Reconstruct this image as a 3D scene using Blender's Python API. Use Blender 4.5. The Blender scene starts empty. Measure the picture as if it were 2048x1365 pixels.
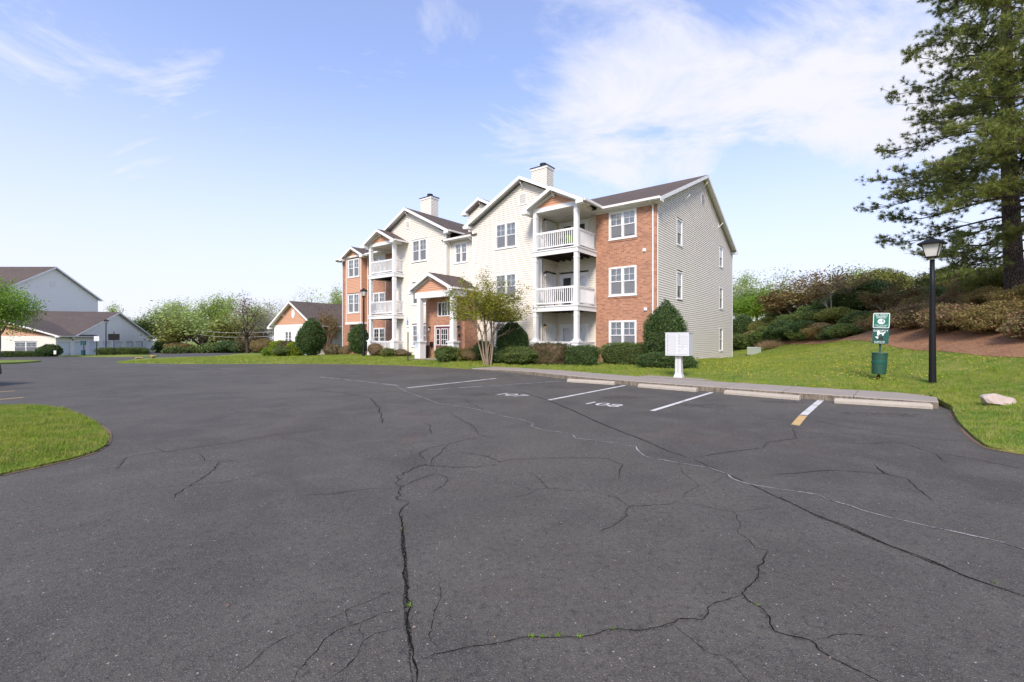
import bpy, bmesh, math, random
import numpy as np
from mathutils import Vector, Matrix
from mathutils.geometry import delaunay_2d_cdt

# ---------------------------------------------------------------- camera, sky, sun, exposure
scene = bpy.context.scene
col = scene.collection
R = math.radians
CAM_Z = 1.5
FPX, CX, HY = 900.0, 1024.0, 679.0          # focal length, centre column, horizon row (pixels of the 2048 px photo)
cam = bpy.data.cameras.new('camera')
cam.sensor_width = 36.0
cam.lens = FPX / 2048.0 * 36.0
cam.shift_y = -(682.5 - HY) / 2048.0
cam.clip_start = 0.05
cam.clip_end = 3000.0
camo = bpy.data.objects.new('camera', cam)
camo.location = (0, 0, CAM_Z)
camo.rotation_euler = (R(90), 0, 0)
col.objects.link(camo)
scene.camera = camo

SUN_AZ = Vector((-0.26, -0.965)).normalized()   # horizontal direction towards the sun (left, behind the camera)
SUN_EL = R(40)
world = bpy.data.worlds.new('World')
scene.world = world
world.use_nodes = True
wn = world.node_tree
wn.nodes.clear()

def wnode(t, **kw):
    n = wn.nodes.new(t)
    for k, v in kw.items():
        setattr(n, k, v)
    return n

def wlink(a, b):
    wn.links.new(a, b)

out = wnode('ShaderNodeOutputWorld')
bg = wnode('ShaderNodeBackground')
bg.inputs['Strength'].default_value = 0.16
wlink(bg.outputs[0], out.inputs[0])
sky = wnode('ShaderNodeTexSky', sky_type='NISHITA')
sky.sun_disc = False
sky.sun_elevation = SUN_EL
sky.sun_rotation = math.atan2(SUN_AZ.x, SUN_AZ.y)
sky.altitude = 200
sky.air_density = 1.0
sky.dust_density = 1.2
sky.ozone_density = 2.5
# clouds: broken wisps that lie on a flat layer overhead, thickening to haze at the horizon
tc = wnode('ShaderNodeTexCoord')
sep = wnode('ShaderNodeSeparateXYZ')
wlink(tc.outputs['Generated'], sep.inputs[0])

def wmath(op, a, b=None, clamp=False):
    n = wnode('ShaderNodeMath', operation=op)
    n.use_clamp = clamp
    for i, v in enumerate((a, b)):
        if v is None:
            continue
        if isinstance(v, (int, float)):
            n.inputs[i].default_value = v
        else:
            wlink(v, n.inputs[i])
    return n.outputs[0]

zc = wmath('MAXIMUM', sep.outputs['Z'], 0.0)
zd = wmath('ADD', zc, 0.26)
px = wmath('DIVIDE', sep.outputs['X'], zd)
py = wmath('DIVIDE', sep.outputs['Y'], zd)
comb = wnode('ShaderNodeCombineXYZ')
wlink(px, comb.inputs[0]); wlink(py, comb.inputs[1])

def wnoise(scale, detail, rough, dist, off, stretch=(1, 1, 1)):
    m = wnode('ShaderNodeMapping')
    m.inputs['Location'].default_value = off
    m.inputs['Scale'].default_value = stretch
    wlink(comb.outputs[0], m.inputs[0])
    n = wnode('ShaderNodeTexNoise')
    n.inputs['Scale'].default_value = scale
    n.inputs['Detail'].default_value = detail
    n.inputs['Roughness'].default_value = rough
    n.inputs['Distortion'].default_value = dist
    wlink(m.outputs[0], n.inputs[0])
    return n.outputs['Fac']

def wramp(fac, p0, p1, c0=0.0, c1=1.0):
    r = wnode('ShaderNodeMapRange', interpolation_type='SMOOTHSTEP')
    wlink(fac, r.inputs[0])
    r.inputs[1].default_value = p0
    r.inputs[2].default_value = p1
    r.inputs[3].default_value = c0
    r.inputs[4].default_value = c1
    return r.outputs[0]

def blob(px_, py_, rad, amt):
    v = Vector(((px_-CX)/FPX, 1.0, (HY-py_)/FPX)).normalized()
    d = wnode('ShaderNodeVectorMath', operation='DOT_PRODUCT')
    wlink(tc.outputs['Generated'], d.inputs[0]); d.inputs[1].default_value = v
    return wramp(d.outputs['Value'], math.cos(R(rad)), 1.0, 0.0, amt)
banks = None
for b_ in ((1770,60,15,.27),(1640,150,7,.07),(1290,225,13,.14),(1090,280,12,.12),(1440,300,13,.09),(1750,230,9,.10),(860,170,15,.05),(120,290,18,.07),(905,65,5,.10),(790,10,7,.10),(-300,150,25,.06),(2500,200,25,.08)):
    q_ = blob(*b_); banks = q_ if banks is None else wmath('ADD', banks, q_)
CL1 = wramp(wmath('ADD', wnoise(1.9, 12, 0.66, 0.9, (6.6, 8.8, 0.0), (.7, 1.2, 1)), banks), 0.46, 0.88)          # puffy banks
CL2 = wramp(wnoise(1.0, 8, 0.65, 1.2, (15.3, 5.2, 0.0), (0.6, 1.5, 1)), 0.38, 0.78, 0.0, 0.58)   # thin streaks
cl = wmath('MAXIMUM', CL1, CL2)
haze_f = wramp(sep.outputs['Z'], -0.02, 0.56, 0.95, 0.20)
cl = wmath('MAXIMUM', cl, haze_f)
mix = wnode('ShaderNodeMix', data_type='RGBA')
wlink(cl, mix.inputs['Factor'])
gain = wnode('ShaderNodeMix', data_type='RGBA', blend_type='MULTIPLY')
gain.inputs['Factor'].default_value = 1.0
wlink(sky.outputs[0], gain.inputs['A'])
gain.inputs['B'].default_value = (0.84, 0.90, 1.13, 1)
wlink(gain.outputs['Result'], mix.inputs['A'])
mix.inputs['B'].default_value = (3.22, 3.24, 3.58, 1)
wlink(mix.outputs['Result'], bg.inputs['Color'])

sun = bpy.data.lights.new('sun', 'SUN')
sun.energy = 2.35
sun.angle = R(16)
sun.color = (1.0, 0.905, 0.77)
suno = bpy.data.objects.new('sun', sun)
sd = Vector((SUN_AZ.x * math.cos(SUN_EL), SUN_AZ.y * math.cos(SUN_EL), math.sin(SUN_EL)))
suno.rotation_euler = (-sd).to_track_quat('-Z', 'Y').to_euler()
suno.location = sd * 60
col.objects.link(suno)

scene.view_settings.view_transform = 'Standard'
scene.view_settings.look = 'None'
scene.view_settings.gamma = 1.0
scene.view_settings.use_curve_mapping = False
scene.view_settings.exposure = 0.86

rng = np.random.default_rng(11)
random.seed(5)

# ---------------------------------------------------------------- object helpers
def link(o, parent=None):
    col.objects.link(o)
    if parent is not None:
        o.parent = parent
    return o

def empty(name, loc=(0, 0, 0), rz=0.0, label=None, cat=None, group=None):
    o = bpy.data.objects.new(name, None)
    o.empty_display_size = 0.3
    o.location = loc
    o.rotation_euler = (0, 0, rz)
    link(o)
    return tag(o, label, cat, group)

def tag(o, label=None, cat=None, group=None, kind=None):
    if label: o['label'] = label
    if cat: o['category'] = cat
    if group: o['group'] = group
    if kind: o['kind'] = kind
    return o

def np_mesh(name, V, F, smooth=False):
    V = np.ascontiguousarray(V, dtype=np.float32)
    F = np.ascontiguousarray(F, dtype=np.int32)
    me = bpy.data.meshes.new(name)
    n, k = F.shape
    me.vertices.add(len(V)); me.vertices.foreach_set('co', V.ravel())
    me.loops.add(n * k); me.loops.foreach_set('vertex_index', F.ravel())
    me.polygons.add(n); me.polygons.foreach_set('loop_start', np.arange(0, n * k, k, dtype=np.int32))
    me.update(calc_edges=True)
    if smooth:
        me.polygons.foreach_set('use_smooth', np.ones(n, dtype=bool))
    return me

class MB:
    """collects faces and builds ONE mesh object"""
    def __init__(self):
        self.v = []; self.f = []
    def quad(self, a, b, c, d):
        n = len(self.v); self.v += [a, b, c, d]; self.f.append((n, n+1, n+2, n+3)); return self
    def poly(self, pts):
        n = len(self.v); self.v += list(pts); self.f.append(tuple(range(n, n+len(pts)))); return self
    def box(self, x0, x1, y0, y1, z0, z1):
        x0, x1 = min(x0, x1), max(x0, x1); y0, y1 = min(y0, y1), max(y0, y1); z0, z1 = min(z0, z1), max(z0, z1)
        n = len(self.v)
        self.v += [(x0,y0,z0),(x1,y0,z0),(x1,y1,z0),(x0,y1,z0),(x0,y0,z1),(x1,y0,z1),(x1,y1,z1),(x0,y1,z1)]
        for f in ((0,3,2,1),(4,5,6,7),(0,1,5,4),(1,2,6,5),(2,3,7,6),(3,0,4,7)):
            self.f.append(tuple(n+i for i in f))
        return self
    def prism(self, top, bot):
        """two matching polygons joined by sides"""
        k = len(top); n = len(self.v)
        self.v += list(top) + list(bot)
        self.f.append(tuple(range(n, n+k)))
        self.f.append(tuple(range(n+2*k-1, n+k-1, -1)))
        for i in range(k):
            j = (i+1) % k
            self.f.append((n+i, n+k+i, n+k+j, n+j))
        return self
    def slab(self, pts, t):
        return self.prism(pts, [(p[0], p[1], p[2]-t) for p in pts])
    def tube(self, pts, radii, k=6, cap=True):
        pts = [Vector(p) for p in pts]
        if isinstance(radii, (int, float)): radii = [radii]*len(pts)
        n0 = len(self.v)
        ref = None
        for i, p in enumerate(pts):
            d = (pts[min(i+1, len(pts)-1)] - pts[max(i-1, 0)])
            if d.length < 1e-9: d = Vector((0,0,1))
            d.normalize()
            if ref is None:
                ref = d.orthogonal().normalized()
            a = (ref - d*ref.dot(d))
            a = a.normalized() if a.length > 1e-6 else d.orthogonal().normalized()
            ref = a
            b = d.cross(a)
            for j in range(k):
                t = 2*math.pi*j/k
                q = p + (a*math.cos(t) + b*math.sin(t))*radii[i]
                self.v.append(tuple(q))
        for i in range(len(pts)-1):
            for j in range(k):
                m = (j+1) % k
                self.f.append((n0+i*k+j, n0+i*k+m, n0+(i+1)*k+m, n0+(i+1)*k+j))
        if cap:
            self.f.append(tuple(n0+k-1-j for j in range(k)))
            self.f.append(tuple(n0+(len(pts)-1)*k+j for j in range(k)))
        return self
    def lathe(self, prof, k=16, cx=0, cy=0):
        n0 = len(self.v)
        for r, z in prof:
            for j in range(k):
                t = 2*math.pi*j/k
                self.v.append((cx+r*math.cos(t), cy+r*math.sin(t), z))
        for i in range(len(prof)-1):
            for j in range(k):
                m = (j+1) % k
                self.f.append((n0+i*k+j, n0+i*k+m, n0+(i+1)*k+m, n0+(i+1)*k+j))
        self.f.append(tuple(n0+k-1-j for j in range(k)))
        self.f.append(tuple(n0+(len(prof)-1)*k+j for j in range(k)))
        return self
    def mesh(self, name, mat=None, smooth=False):
        me = bpy.data.meshes.new(name)
        me.from_pydata([tuple(v) for v in self.v], [], self.f)
        me.update()
        if mat: me.materials.append(mat)
        if smooth:
            me.polygons.foreach_set('use_smooth', [True]*len(me.polygons))
        return me
    def build(self, name, mat, parent=None, smooth=False, kind=None):
        o = bpy.data.objects.new(name, self.mesh(name, mat, smooth))
        link(o, parent)
        if kind: o['kind'] = kind
        return o

def mobj(name, me, parent=None, mat=None, loc=None, rz=None):
    o = bpy.data.objects.new(name, me)
    if mat and not me.materials: me.materials.append(mat)
    if loc is not None: o.location = loc
    if rz is not None: o.rotation_euler = (0, 0, rz)
    return link(o, parent)

# ---------------------------------------------------------------- materials
M = {}
def newmat(name):
    m = bpy.data.materials.new(name); m.use_nodes = True
    nt = m.node_tree; nt.nodes.clear()
    o = nt.nodes.new('ShaderNodeOutputMaterial')
    b = nt.nodes.new('ShaderNodeBsdfPrincipled')
    nt.links.new(b.outputs[0], o.inputs[0])
    M[name] = m
    return m, nt, b, o

def N(nt, t, ins=None, **kw):
    n = nt.nodes.new(t)
    for k, v in kw.items(): setattr(n, k, v)
    if ins:
        for k, v in ins.items():
            s = n.inputs[k]
            if hasattr(v, 'is_linked'): nt.links.new(v, s)
            else: s.default_value = v
    return n

def ocoord(nt):
    return N(nt, 'ShaderNodeTexCoord').outputs['Object']

def noise(nt, vec, scale, detail=4, rough=0.55, dist=0.0):
    return N(nt, 'ShaderNodeTexNoise', {'Vector': vec, 'Scale': scale, 'Detail': detail, 'Roughness': rough, 'Distortion': dist}).outputs['Fac']

def ramp(nt, fac, stops):
    r = N(nt, 'ShaderNodeValToRGB', {'Fac': fac})
    e = r.color_ramp.elements
    while len(e) < len(stops): e.new(0.5)
    for i, (p, c) in enumerate(stops):
        e[i].position = p
        e[i].color = (c, c, c, 1) if isinstance(c, (int, float)) else (*c, 1)
    return r.outputs[0]

def mixc(nt, fac, a, b, mode='MIX'):
    n = N(nt, 'ShaderNodeMix', data_type='RGBA', blend_type=mode)
    for k, v in (('Factor', fac), ('A', a), ('B', b)):
        if hasattr(v, 'is_linked'): nt.links.new(v, n.inputs[k])
        elif k == 'Factor': n.inputs[k].default_value = v
        else: n.inputs[k].default_value = (*v, 1) if len(v) == 3 else v
    return n.outputs['Result']

def bump(nt, b, h, strength, dist):
    n = N(nt, 'ShaderNodeBump', {'Height': h, 'Strength': strength, 'Distance': dist})
    nt.links.new(n.outputs[0], b.inputs['Normal'])

def plain(name, c, rough=0.6, var=0.08, scale=3.0, metal=0.0, bmp=0.0, spec=0.5):
    """paint-like surface with a little dirt and mottling of its own"""
    m, nt, b, o = newmat(name)
    co = ocoord(nt)
    f = noise(nt, co, scale, 5, 0.6)
    f2 = noise(nt, co, scale*9, 3, 0.6)
    lo = tuple(x*(1-var*1.6) for x in c); hi = tuple(min(1, x*(1+var)) for x in c)
    cc = mixc(nt, f, lo, hi)
    cc = mixc(nt, ramp(nt, f2, [(0.55, 0.0), (0.8, 0.25)]), cc, tuple(x*0.8 for x in c))
    nt.links.new(cc, b.inputs['Base Color'])
    b.inputs['Roughness'].default_value = rough
    b.inputs['Metallic'].default_value = metal
    b.inputs['Specular IOR Level'].default_value = spec
    if bmp: bump(nt, b, f2, bmp, 0.01)
    return m

def siding_mat(name, c):
    m, nt, b, o = newmat(name)
    co = ocoord(nt)
    f = noise(nt, co, 0.7, 4, 0.6)
    st = N(nt, 'ShaderNodeMapping', {'Vector': co, 'Scale': (2.2, 2.2, 0.18)}).outputs[0]
    f2 = noise(nt, st, 2.0, 5, 0.65)
    cc = mixc(nt, f, tuple(x*0.93 for x in c), c)
    cc = mixc(nt, ramp(nt, f2, [(0.5, 0.0), (0.9, 0.22)]), cc, tuple(x*0.84 for x in c))
    nt.links.new(cc, b.inputs['Base Color'])
    b.inputs['Roughness'].default_value = 0.55
    b.inputs['Specular IOR Level'].default_value = 0.35
    bump(nt, b, noise(nt, st, 30, 2, 0.5), 0.08, 0.004)
    return m

siding_mat('cream_siding', (0.80, 0.735, 0.635))
siding_mat('white_siding', (0.90, 0.87, 0.81))
siding_mat('peach_siding', (0.62, 0.335, 0.205))
plain('white_trim', (0.80, 0.79, 0.775), 0.5, 0.04, 1.5)
plain('gutter_white', (0.78, 0.75, 0.70), 0.4, 0.06, 1.2)
plain('door_white', (0.74, 0.74, 0.73), 0.45, 0.04, 2)
plain('garage_door', (0.74, 0.77, 0.82), 0.45, 0.05, 1)
plain('burgundy_paint', (0.16, 0.045, 0.06), 0.45, 0.08, 3)
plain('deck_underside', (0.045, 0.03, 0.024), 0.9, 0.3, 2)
plain('black_metal', (0.008, 0.008, 0.009), 0.5, 0.1, 4, spec=0.25)
plain('dark_bronze', (0.028, 0.022, 0.018), 0.4, 0.15, 6)
plain('dark_interior', (0.02, 0.02, 0.022), 0.8, 0.1, 2)  # near-black colour stands for unlit space behind glass and louvres
plain('blind_white', (0.92, 0.91, 0.88), 0.7, 0.05, 2)
plain('curtain_grey', (0.42, 0.41, 0.40), 0.9, 0.1, 4)
plain('mailbox_paint', (0.58, 0.58, 0.58), 0.4, 0.03, 2)
plain('mailbox_side', (0.66, 0.66, 0.67), 0.4, 0.03, 2)
plain('sign_green', (0.012, 0.16, 0.10), 0.4, 0.06, 8)
plain('dispenser_green', (0.008, 0.085, 0.062), 0.4, 0.1, 8)
plain('bin_green', (0.016, 0.075, 0.045), 0.5, 0.25, 10)
plain('sign_white', (0.78, 0.80, 0.79), 0.4, 0.03, 8)
plain('sign_blue', (0.02, 0.09, 0.42), 0.4, 0.05, 8)
plain('sticker_blue', (0.07, 0.07, 0.25), 0.5, 0.05, 8)
plain('teal_metal', (0.012, 0.07, 0.085), 0.45, 0.1, 6)
plain('rust_wood', (0.11, 0.05, 0.03), 0.8, 0.3, 20)
plain('transformer_green', (0.28, 0.32, 0.27), 0.5, 0.08, 2)
plain('lamp_lens', (0.66, 0.62, 0.56), 0.3, 0.1, 8)
plain('collar_pale', (0.55, 0.52, 0.33), 0.4, 0.1, 8)
plain('wire_black', (0.02, 0.02, 0.02), 0.6, 0.1, 3)
plain('pole_wood', (0.10, 0.075, 0.055), 0.9, 0.3, 2)
plain('yellow_bulb', (0.75, 0.55, 0.25), 0.4, 0.05, 3)
plain('dog_white', (0.8, 0.8, 0.8), 0.5, 0.02, 3)
plain('car_dark', (0.02, 0.018, 0.02), 0.2, 0.05, 2)
plain('tyre', (0.015, 0.015, 0.015), 0.9, 0.1, 10)

def shingle():
    m, nt, b, o = newmat('shingles')
    co = ocoord(nt)
    br = N(nt, 'ShaderNodeTexBrick', {'Vector': N(nt, 'ShaderNodeMapping', {'Vector': co}).outputs[0], 'Scale': 1.0,
           'Color1': (0.155, 0.115, 0.095, 1), 'Color2': (0.062, 0.052, 0.048, 1), 'Mortar': (0.035, 0.03, 0.028, 1),
           'Mortar Size': 0.01, 'Brick Width': 0.22, 'Row Height': 0.13, 'Bias': -0.1})
    f = noise(nt, co, 6, 5, 0.7)
    f2 = noise(nt, co, 0.35, 4, 0.6)
    cc = mixc(nt, 0.45, br.outputs['Color'], mixc(nt, f, (0.05, 0.042, 0.04), (0.20, 0.155, 0.13)))
    cc = mixc(nt, ramp(nt, f2, [(0.4, 0), (0.75, 0.5)]), cc, (0.075, 0.065, 0.062))
    nt.links.new(cc, b.inputs['Base Color'])
    b.inputs['Roughness'].default_value = 0.95
    b.inputs['Specular IOR Level'].default_value = 0.15
    bump(nt, b, mixc(nt, 0.5, br.outputs['Color'], noise(nt, co, 60, 3, 0.6)), 0.6, 0.02)
shingle()

def brick_mat(name, axis):
    m, nt, b, o = newmat(name)
    co = ocoord(nt)
    s = N(nt, 'ShaderNodeSeparateXYZ', {0: co})
    cmb = N(nt, 'ShaderNodeCombineXYZ', {0: s.outputs[axis], 1: s.outputs['Z']})
    wob = N(nt, 'ShaderNodeVectorMath', {0: cmb.outputs[0]}, operation='ADD')
    br = N(nt, 'ShaderNodeTexBrick', {'Vector': wob.outputs[0], 'Scale': 1.0, 'Mortar Size': 0.007, 'Mortar Smooth': 0.25,
           'Color1': (0.49, 0.225, 0.125, 1), 'Color2': (0.25, 0.095, 0.055, 1), 'Mortar': (0.50, 0.40, 0.30, 1),
           'Brick Width': 0.205, 'Row Height': 0.077, 'Bias': -0.1})
    f = noise(nt, co, 14, 4, 0.75)
    f2 = noise(nt, co, 0.6, 4, 0.6)
    cc = mixc(nt, ramp(nt, f, [(0.5, 0.0), (0.75, 0.4)]), br.outputs['Color'], (0.45, 0.23, 0.14))
    cc = mixc(nt, ramp(nt, f2, [(0.35, 0.0), (0.75, 0.35)]), cc, (0.30, 0.12, 0.07))
    cc = mixc(nt, br.outputs['Fac'], cc, (0.43, 0.33, 0.25))
    nt.links.new(cc, b.inputs['Base Color'])
    b.inputs['Roughness'].default_value = 0.9
    inv = N(nt, 'ShaderNodeMath', {0: 1.0, 1: br.outputs['Fac']}, operation='SUBTRACT').outputs[0]
    h = N(nt, 'ShaderNodeMath', {0: inv, 1: f}, operation='ADD').outputs[0]
    bump(nt, b, h, 0.5, 0.006)
brick_mat('brick_front', 'X')
brick_mat('brick_side', 'Y')

def asphalt():
    m, nt, b, o = newmat('asphalt')
    co = ocoord(nt)
    fine = noise(nt, co, 210, 3, 0.7)
    mid = noise(nt, co, 22, 4, 0.65)
    big = noise(nt, co, 0.22, 6, 0.6, 0.6)
    mot = noise(nt, co, 1.3, 5, 0.62, 0.4)
    base = mixc(nt, ramp(nt, big, [(0.36, 0.0), (0.62, 1.0)]), (0.060, 0.0525, 0.0425), (0.100, 0.0885, 0.0715))
    base = mixc(nt, ramp(nt, mot, [(0.45, 0.0), (0.70, 0.85)]), base, (0.108, 0.0965, 0.079))
    base = mixc(nt, ramp(nt, noise(nt, co, 0.55, 5, 0.6, 1.0), [(0.52, 0.0), (0.70, 0.65)]), base, (0.046, 0.0415, 0.036))
    fm = N(nt, 'ShaderNodeMath', {0: fine, 1: mid}, operation='ADD').outputs[0]
    cc = mixc(nt, ramp(nt, fm, [(0.78, 1.0), (0.98, 0.0)]), base, (0.034, 0.031, 0.029))
    # pale stones of the worn surface
    vo = N(nt, 'ShaderNodeTexVoronoi', {'Vector': co, 'Scale': 72.0}, feature='F1')
    rv = N(nt, 'ShaderNodeSeparateColor', {0: vo.outputs['Color']}).outputs[0]
    near = N(nt, 'ShaderNodeMath', {0: vo.outputs['Distance'], 1: 0.20}, operation='LESS_THAN').outputs[0]
    pick = N(nt, 'ShaderNodeMath', {0: rv, 1: 0.80}, operation='GREATER_THAN').outputs[0]
    sp = N(nt, 'ShaderNodeMath', {0: near, 1: pick}, operation='MULTIPLY').outputs[0]
    cc = mixc(nt, N(nt, 'ShaderNodeMath', {0: sp, 1: 0.6}, operation='MULTIPLY').outputs[0], cc, (0.40, 0.375, 0.345))
    vo2 = N(nt, 'ShaderNodeTexVoronoi', {'Vector': co, 'Scale': 230.0}, feature='F1')
    rv2 = N(nt, 'ShaderNodeSeparateColor', {0: vo2.outputs['Color']}).outputs[1]
    sp2 = N(nt, 'ShaderNodeMath', {0: rv2, 1: 0.72}, operation='GREATER_THAN').outputs[0]
    cc = mixc(nt, N(nt, 'ShaderNodeMath', {0: sp2, 1: 0.34}, operation='MULTIPLY').outputs[0], cc, (0.20, 0.19, 0.175))
    vo3 = N(nt, 'ShaderNodeTexVoronoi', {'Vector': co, 'Scale': 15.0}, feature='F1')
    rv3 = N(nt, 'ShaderNodeSeparateColor', {0: vo3.outputs['Color']}).outputs[2]
    n3 = N(nt, 'ShaderNodeMath', {0: vo3.outputs['Distance'], 1: 0.075}, operation='LESS_THAN').outputs[0]
    p3 = N(nt, 'ShaderNodeMath', {0: rv3, 1: 0.90}, operation='GREATER_THAN').outputs[0]
    cc = mixc(nt, N(nt, 'ShaderNodeMath', {0: n3, 1: p3}, operation='MULTIPLY').outputs[0], cc, (0.36, 0.34, 0.31))
    # reddish clay stains washed over the lot
    st = ramp(nt, noise(nt, co, 0.45, 5, 0.7, 0.8), [(0.58, 0.0), (0.74, 0.7)])
    st = N(nt, 'ShaderNodeMath', {0: st, 1: ramp(nt, noise(nt, co, 9, 4, 0.7), [(0.4, 0.0), (0.7, 1.0)])}, operation='MULTIPLY').outputs[0]
    cc = mixc(nt, st, cc, (0.15, 0.085, 0.065))
    # hairline crazing in worn areas
    wv = N(nt, 'ShaderNodeTexNoise', {'Vector': co, 'Scale': 3.0, 'Detail': 5.0, 'Roughness': 0.7}).outputs['Color']
    cw = N(nt, 'ShaderNodeVectorMath', {0: co, 1: N(nt, 'ShaderNodeVectorMath', {0: wv, 'Scale': 0.55}, operation='SCALE').outputs[0]}, operation='ADD').outputs[0]
    ve = N(nt, 'ShaderNodeTexVoronoi', {'Vector': cw, 'Scale': 0.85}, feature='DISTANCE_TO_EDGE').outputs['Distance']
    ln = ramp(nt, ve, [(0.0, 0.85), (0.0075, 0.0)])
    msk = ramp(nt, noise(nt, co, 0.33, 4, 0.6, 0.5), [(0.50, 0.0), (0.62, 1.0)])
    cc = mixc(nt, N(nt, 'ShaderNodeMath', {0: ln, 1: msk}, operation='MULTIPLY').outputs[0], cc, (0.022, 0.020, 0.018))
    nt.links.new(cc, b.inputs['Base Color'])
    b.inputs['Roughness'].default_value = 0.86
    b.inputs['Specular IOR Level'].default_value = 0.32
    h = N(nt, 'ShaderNodeMath', {0: fine, 1: ramp(nt, vo.outputs['Distance'], [(0.0, 1.0), (0.5, 0.0)])}, operation='ADD').outputs[0]
    bump(nt, b, h, 0.55, 0.006)
asphalt()

def concrete():
    m, nt, b, o = newmat('concrete')
    co = ocoord(nt)
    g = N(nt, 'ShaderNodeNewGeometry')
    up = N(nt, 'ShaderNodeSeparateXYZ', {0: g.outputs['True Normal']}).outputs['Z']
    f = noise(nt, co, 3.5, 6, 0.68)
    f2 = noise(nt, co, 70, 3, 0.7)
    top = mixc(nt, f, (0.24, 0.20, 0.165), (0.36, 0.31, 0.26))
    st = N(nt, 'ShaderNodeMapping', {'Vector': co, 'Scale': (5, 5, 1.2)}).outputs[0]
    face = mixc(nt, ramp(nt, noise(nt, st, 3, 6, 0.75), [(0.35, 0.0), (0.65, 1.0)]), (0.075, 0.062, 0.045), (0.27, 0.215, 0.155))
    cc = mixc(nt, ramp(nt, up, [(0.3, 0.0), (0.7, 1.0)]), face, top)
    cc = mixc(nt, ramp(nt, f2, [(0.5, 0.0), (0.8, 0.4)]), cc, (0.16, 0.14, 0.12))
    nt.links.new(cc, b.inputs['Base Color'])
    b.inputs['Roughness'].default_value = 0.92
    bump(nt, b, f2, 0.35, 0.004)
concrete()
plain('wheel_stop_concrete', (0.40, 0.35, 0.285), 0.9, 0.16, 7, bmp=0.4)
plain('boulder_stone', (0.50, 0.40, 0.34), 0.9, 0.28, 5, bmp=0.6)
plain('boulder_tan', (0.42, 0.28, 0.15), 0.9, 0.28, 5, bmp=0.6)

def paint_mat(name, c, wear):
    m, nt, b, o = newmat(name)
    co = ocoord(nt)
    f = noise(nt, co, 45, 4, 0.75)
    f2 = noise(nt, co, 3.0, 4, 0.6)
    s = N(nt, 'ShaderNodeMath', {0: f, 1: f2}, operation='ADD').outputs[0]
    w = ramp(nt, N(nt, 'ShaderNodeMath', {0: s, 1: 0.5}, operation='MULTIPLY').outputs[0], [(wear-0.05, 1.0), (wear+0.05, 0.0)])
    cc = mixc(nt, w, c, (0.06, 0.058, 0.06))
    nt.links.new(cc, b.inputs['Base Color'])
    b.inputs['Roughness'].default_value = 0.8
paint_mat('line_white', (0.60, 0.58, 0.54), 0.42)
paint_mat('line_faint', (0.30, 0.29, 0.28), 0.50)
paint_mat('line_yellow', (0.55, 0.36, 0.14), 0.40)
paint_mat('sealant_white', (0.38, 0.36, 0.34), 0.47)
def broken(name, c, scale, lo, hi):
    m, nt, b, o = newmat(name)
    co = ocoord(nt)
    b.inputs['Base Color'].default_value = (*c, 1); b.inputs['Roughness'].default_value = 1.0; b.inputs['Specular IOR Level'].default_value = 0.05
    f = ramp(nt, noise(nt, co, scale, 4, 0.7), [(lo, 0.0), (hi, 1.0)])
    tr = N(nt, 'ShaderNodeBsdfTransparent'); ms = N(nt, 'ShaderNodeMixShader', {0: f})
    nt.links.new(tr.outputs[0], ms.inputs[1]); nt.links.new(b.outputs[0], ms.inputs[2]); nt.links.new(ms.outputs[0], o.inputs[0])
broken('crack_dark', (0.012, 0.011, 0.010), 40, 0.28, 0.42)
broken('joint_dark', (0.022, 0.020, 0.018), 55, 0.38, 0.62)
broken('oil', (0.040, 0.036, 0.032), 11, 0.48, 0.85)
broken('crack_halo', (0.036, 0.033, 0.030), 75, 0.52, 0.74)

def lawn_mat(name, dry=0.0, blade=False):
    m, nt, b, o = newmat(name)
    co = N(nt, 'ShaderNodeNewGeometry').outputs['Position']
    f = noise(nt, co, 0.55, 5, 0.6, 0.3)
    f2 = noise(nt, co, 2.6, 5, 0.7, 0.3)
    f3 = noise(nt, co, 24, 4, 0.7)
    a = mixc(nt, ramp(nt, f, [(0.35, 0.0), (0.65, 1.0)]), (0.120, 0.235, 0.024), (0.27, 0.33, 0.038))
    a = mixc(nt, ramp(nt, f2, [(0.44, 0.0), (0.68, 0.9)]), a, (0.38, 0.34, 0.10))
    a = mixc(nt, ramp(nt, noise(nt, co, 4.5, 4, 0.7), [(0.55, 0.0), (0.75, 0.8)]), a, (0.060, 0.150, 0.018))
    if blade:
        r = N(nt, 'ShaderNodeNewGeometry').outputs['Random Per Island']
        a = mixc(nt, ramp(nt, r, [(0.0, 0.0), (1.0, 0.6)]), a, (0.28, 0.35, 0.05))
        a = mixc(nt, ramp(nt, r, [(0.88, 0.0), (0.93, 0.8)]), a, (0.30, 0.235, 0.105))
    else:
        a = mixc(nt, ramp(nt, f3, [(0.3, 0.85), (0.62, 0.0)]), a, (0.045, 0.050, 0.014))
    nt.links.new(a, b.inputs['Base Color'])
    b.inputs['Roughness'].default_value = 0.85
    b.inputs['Specular IOR Level'].default_value = 0.2
    if not blade: bump(nt, b, f3, 0.8, 0.05)
    else:
        tr = N(nt, 'ShaderNodeBsdfTranslucent', {'Color': a})
        ms = N(nt, 'ShaderNodeMixShader', {0: 0.3})
        nt.links.new(b.outputs[0], ms.inputs[1]); nt.links.new(tr.outputs[0], ms.inputs[2])
        nt.links.new(ms.outputs[0], o.inputs[0])
lawn_mat('lawn_soil'); lawn_mat('grass_blades', blade=True)

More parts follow.
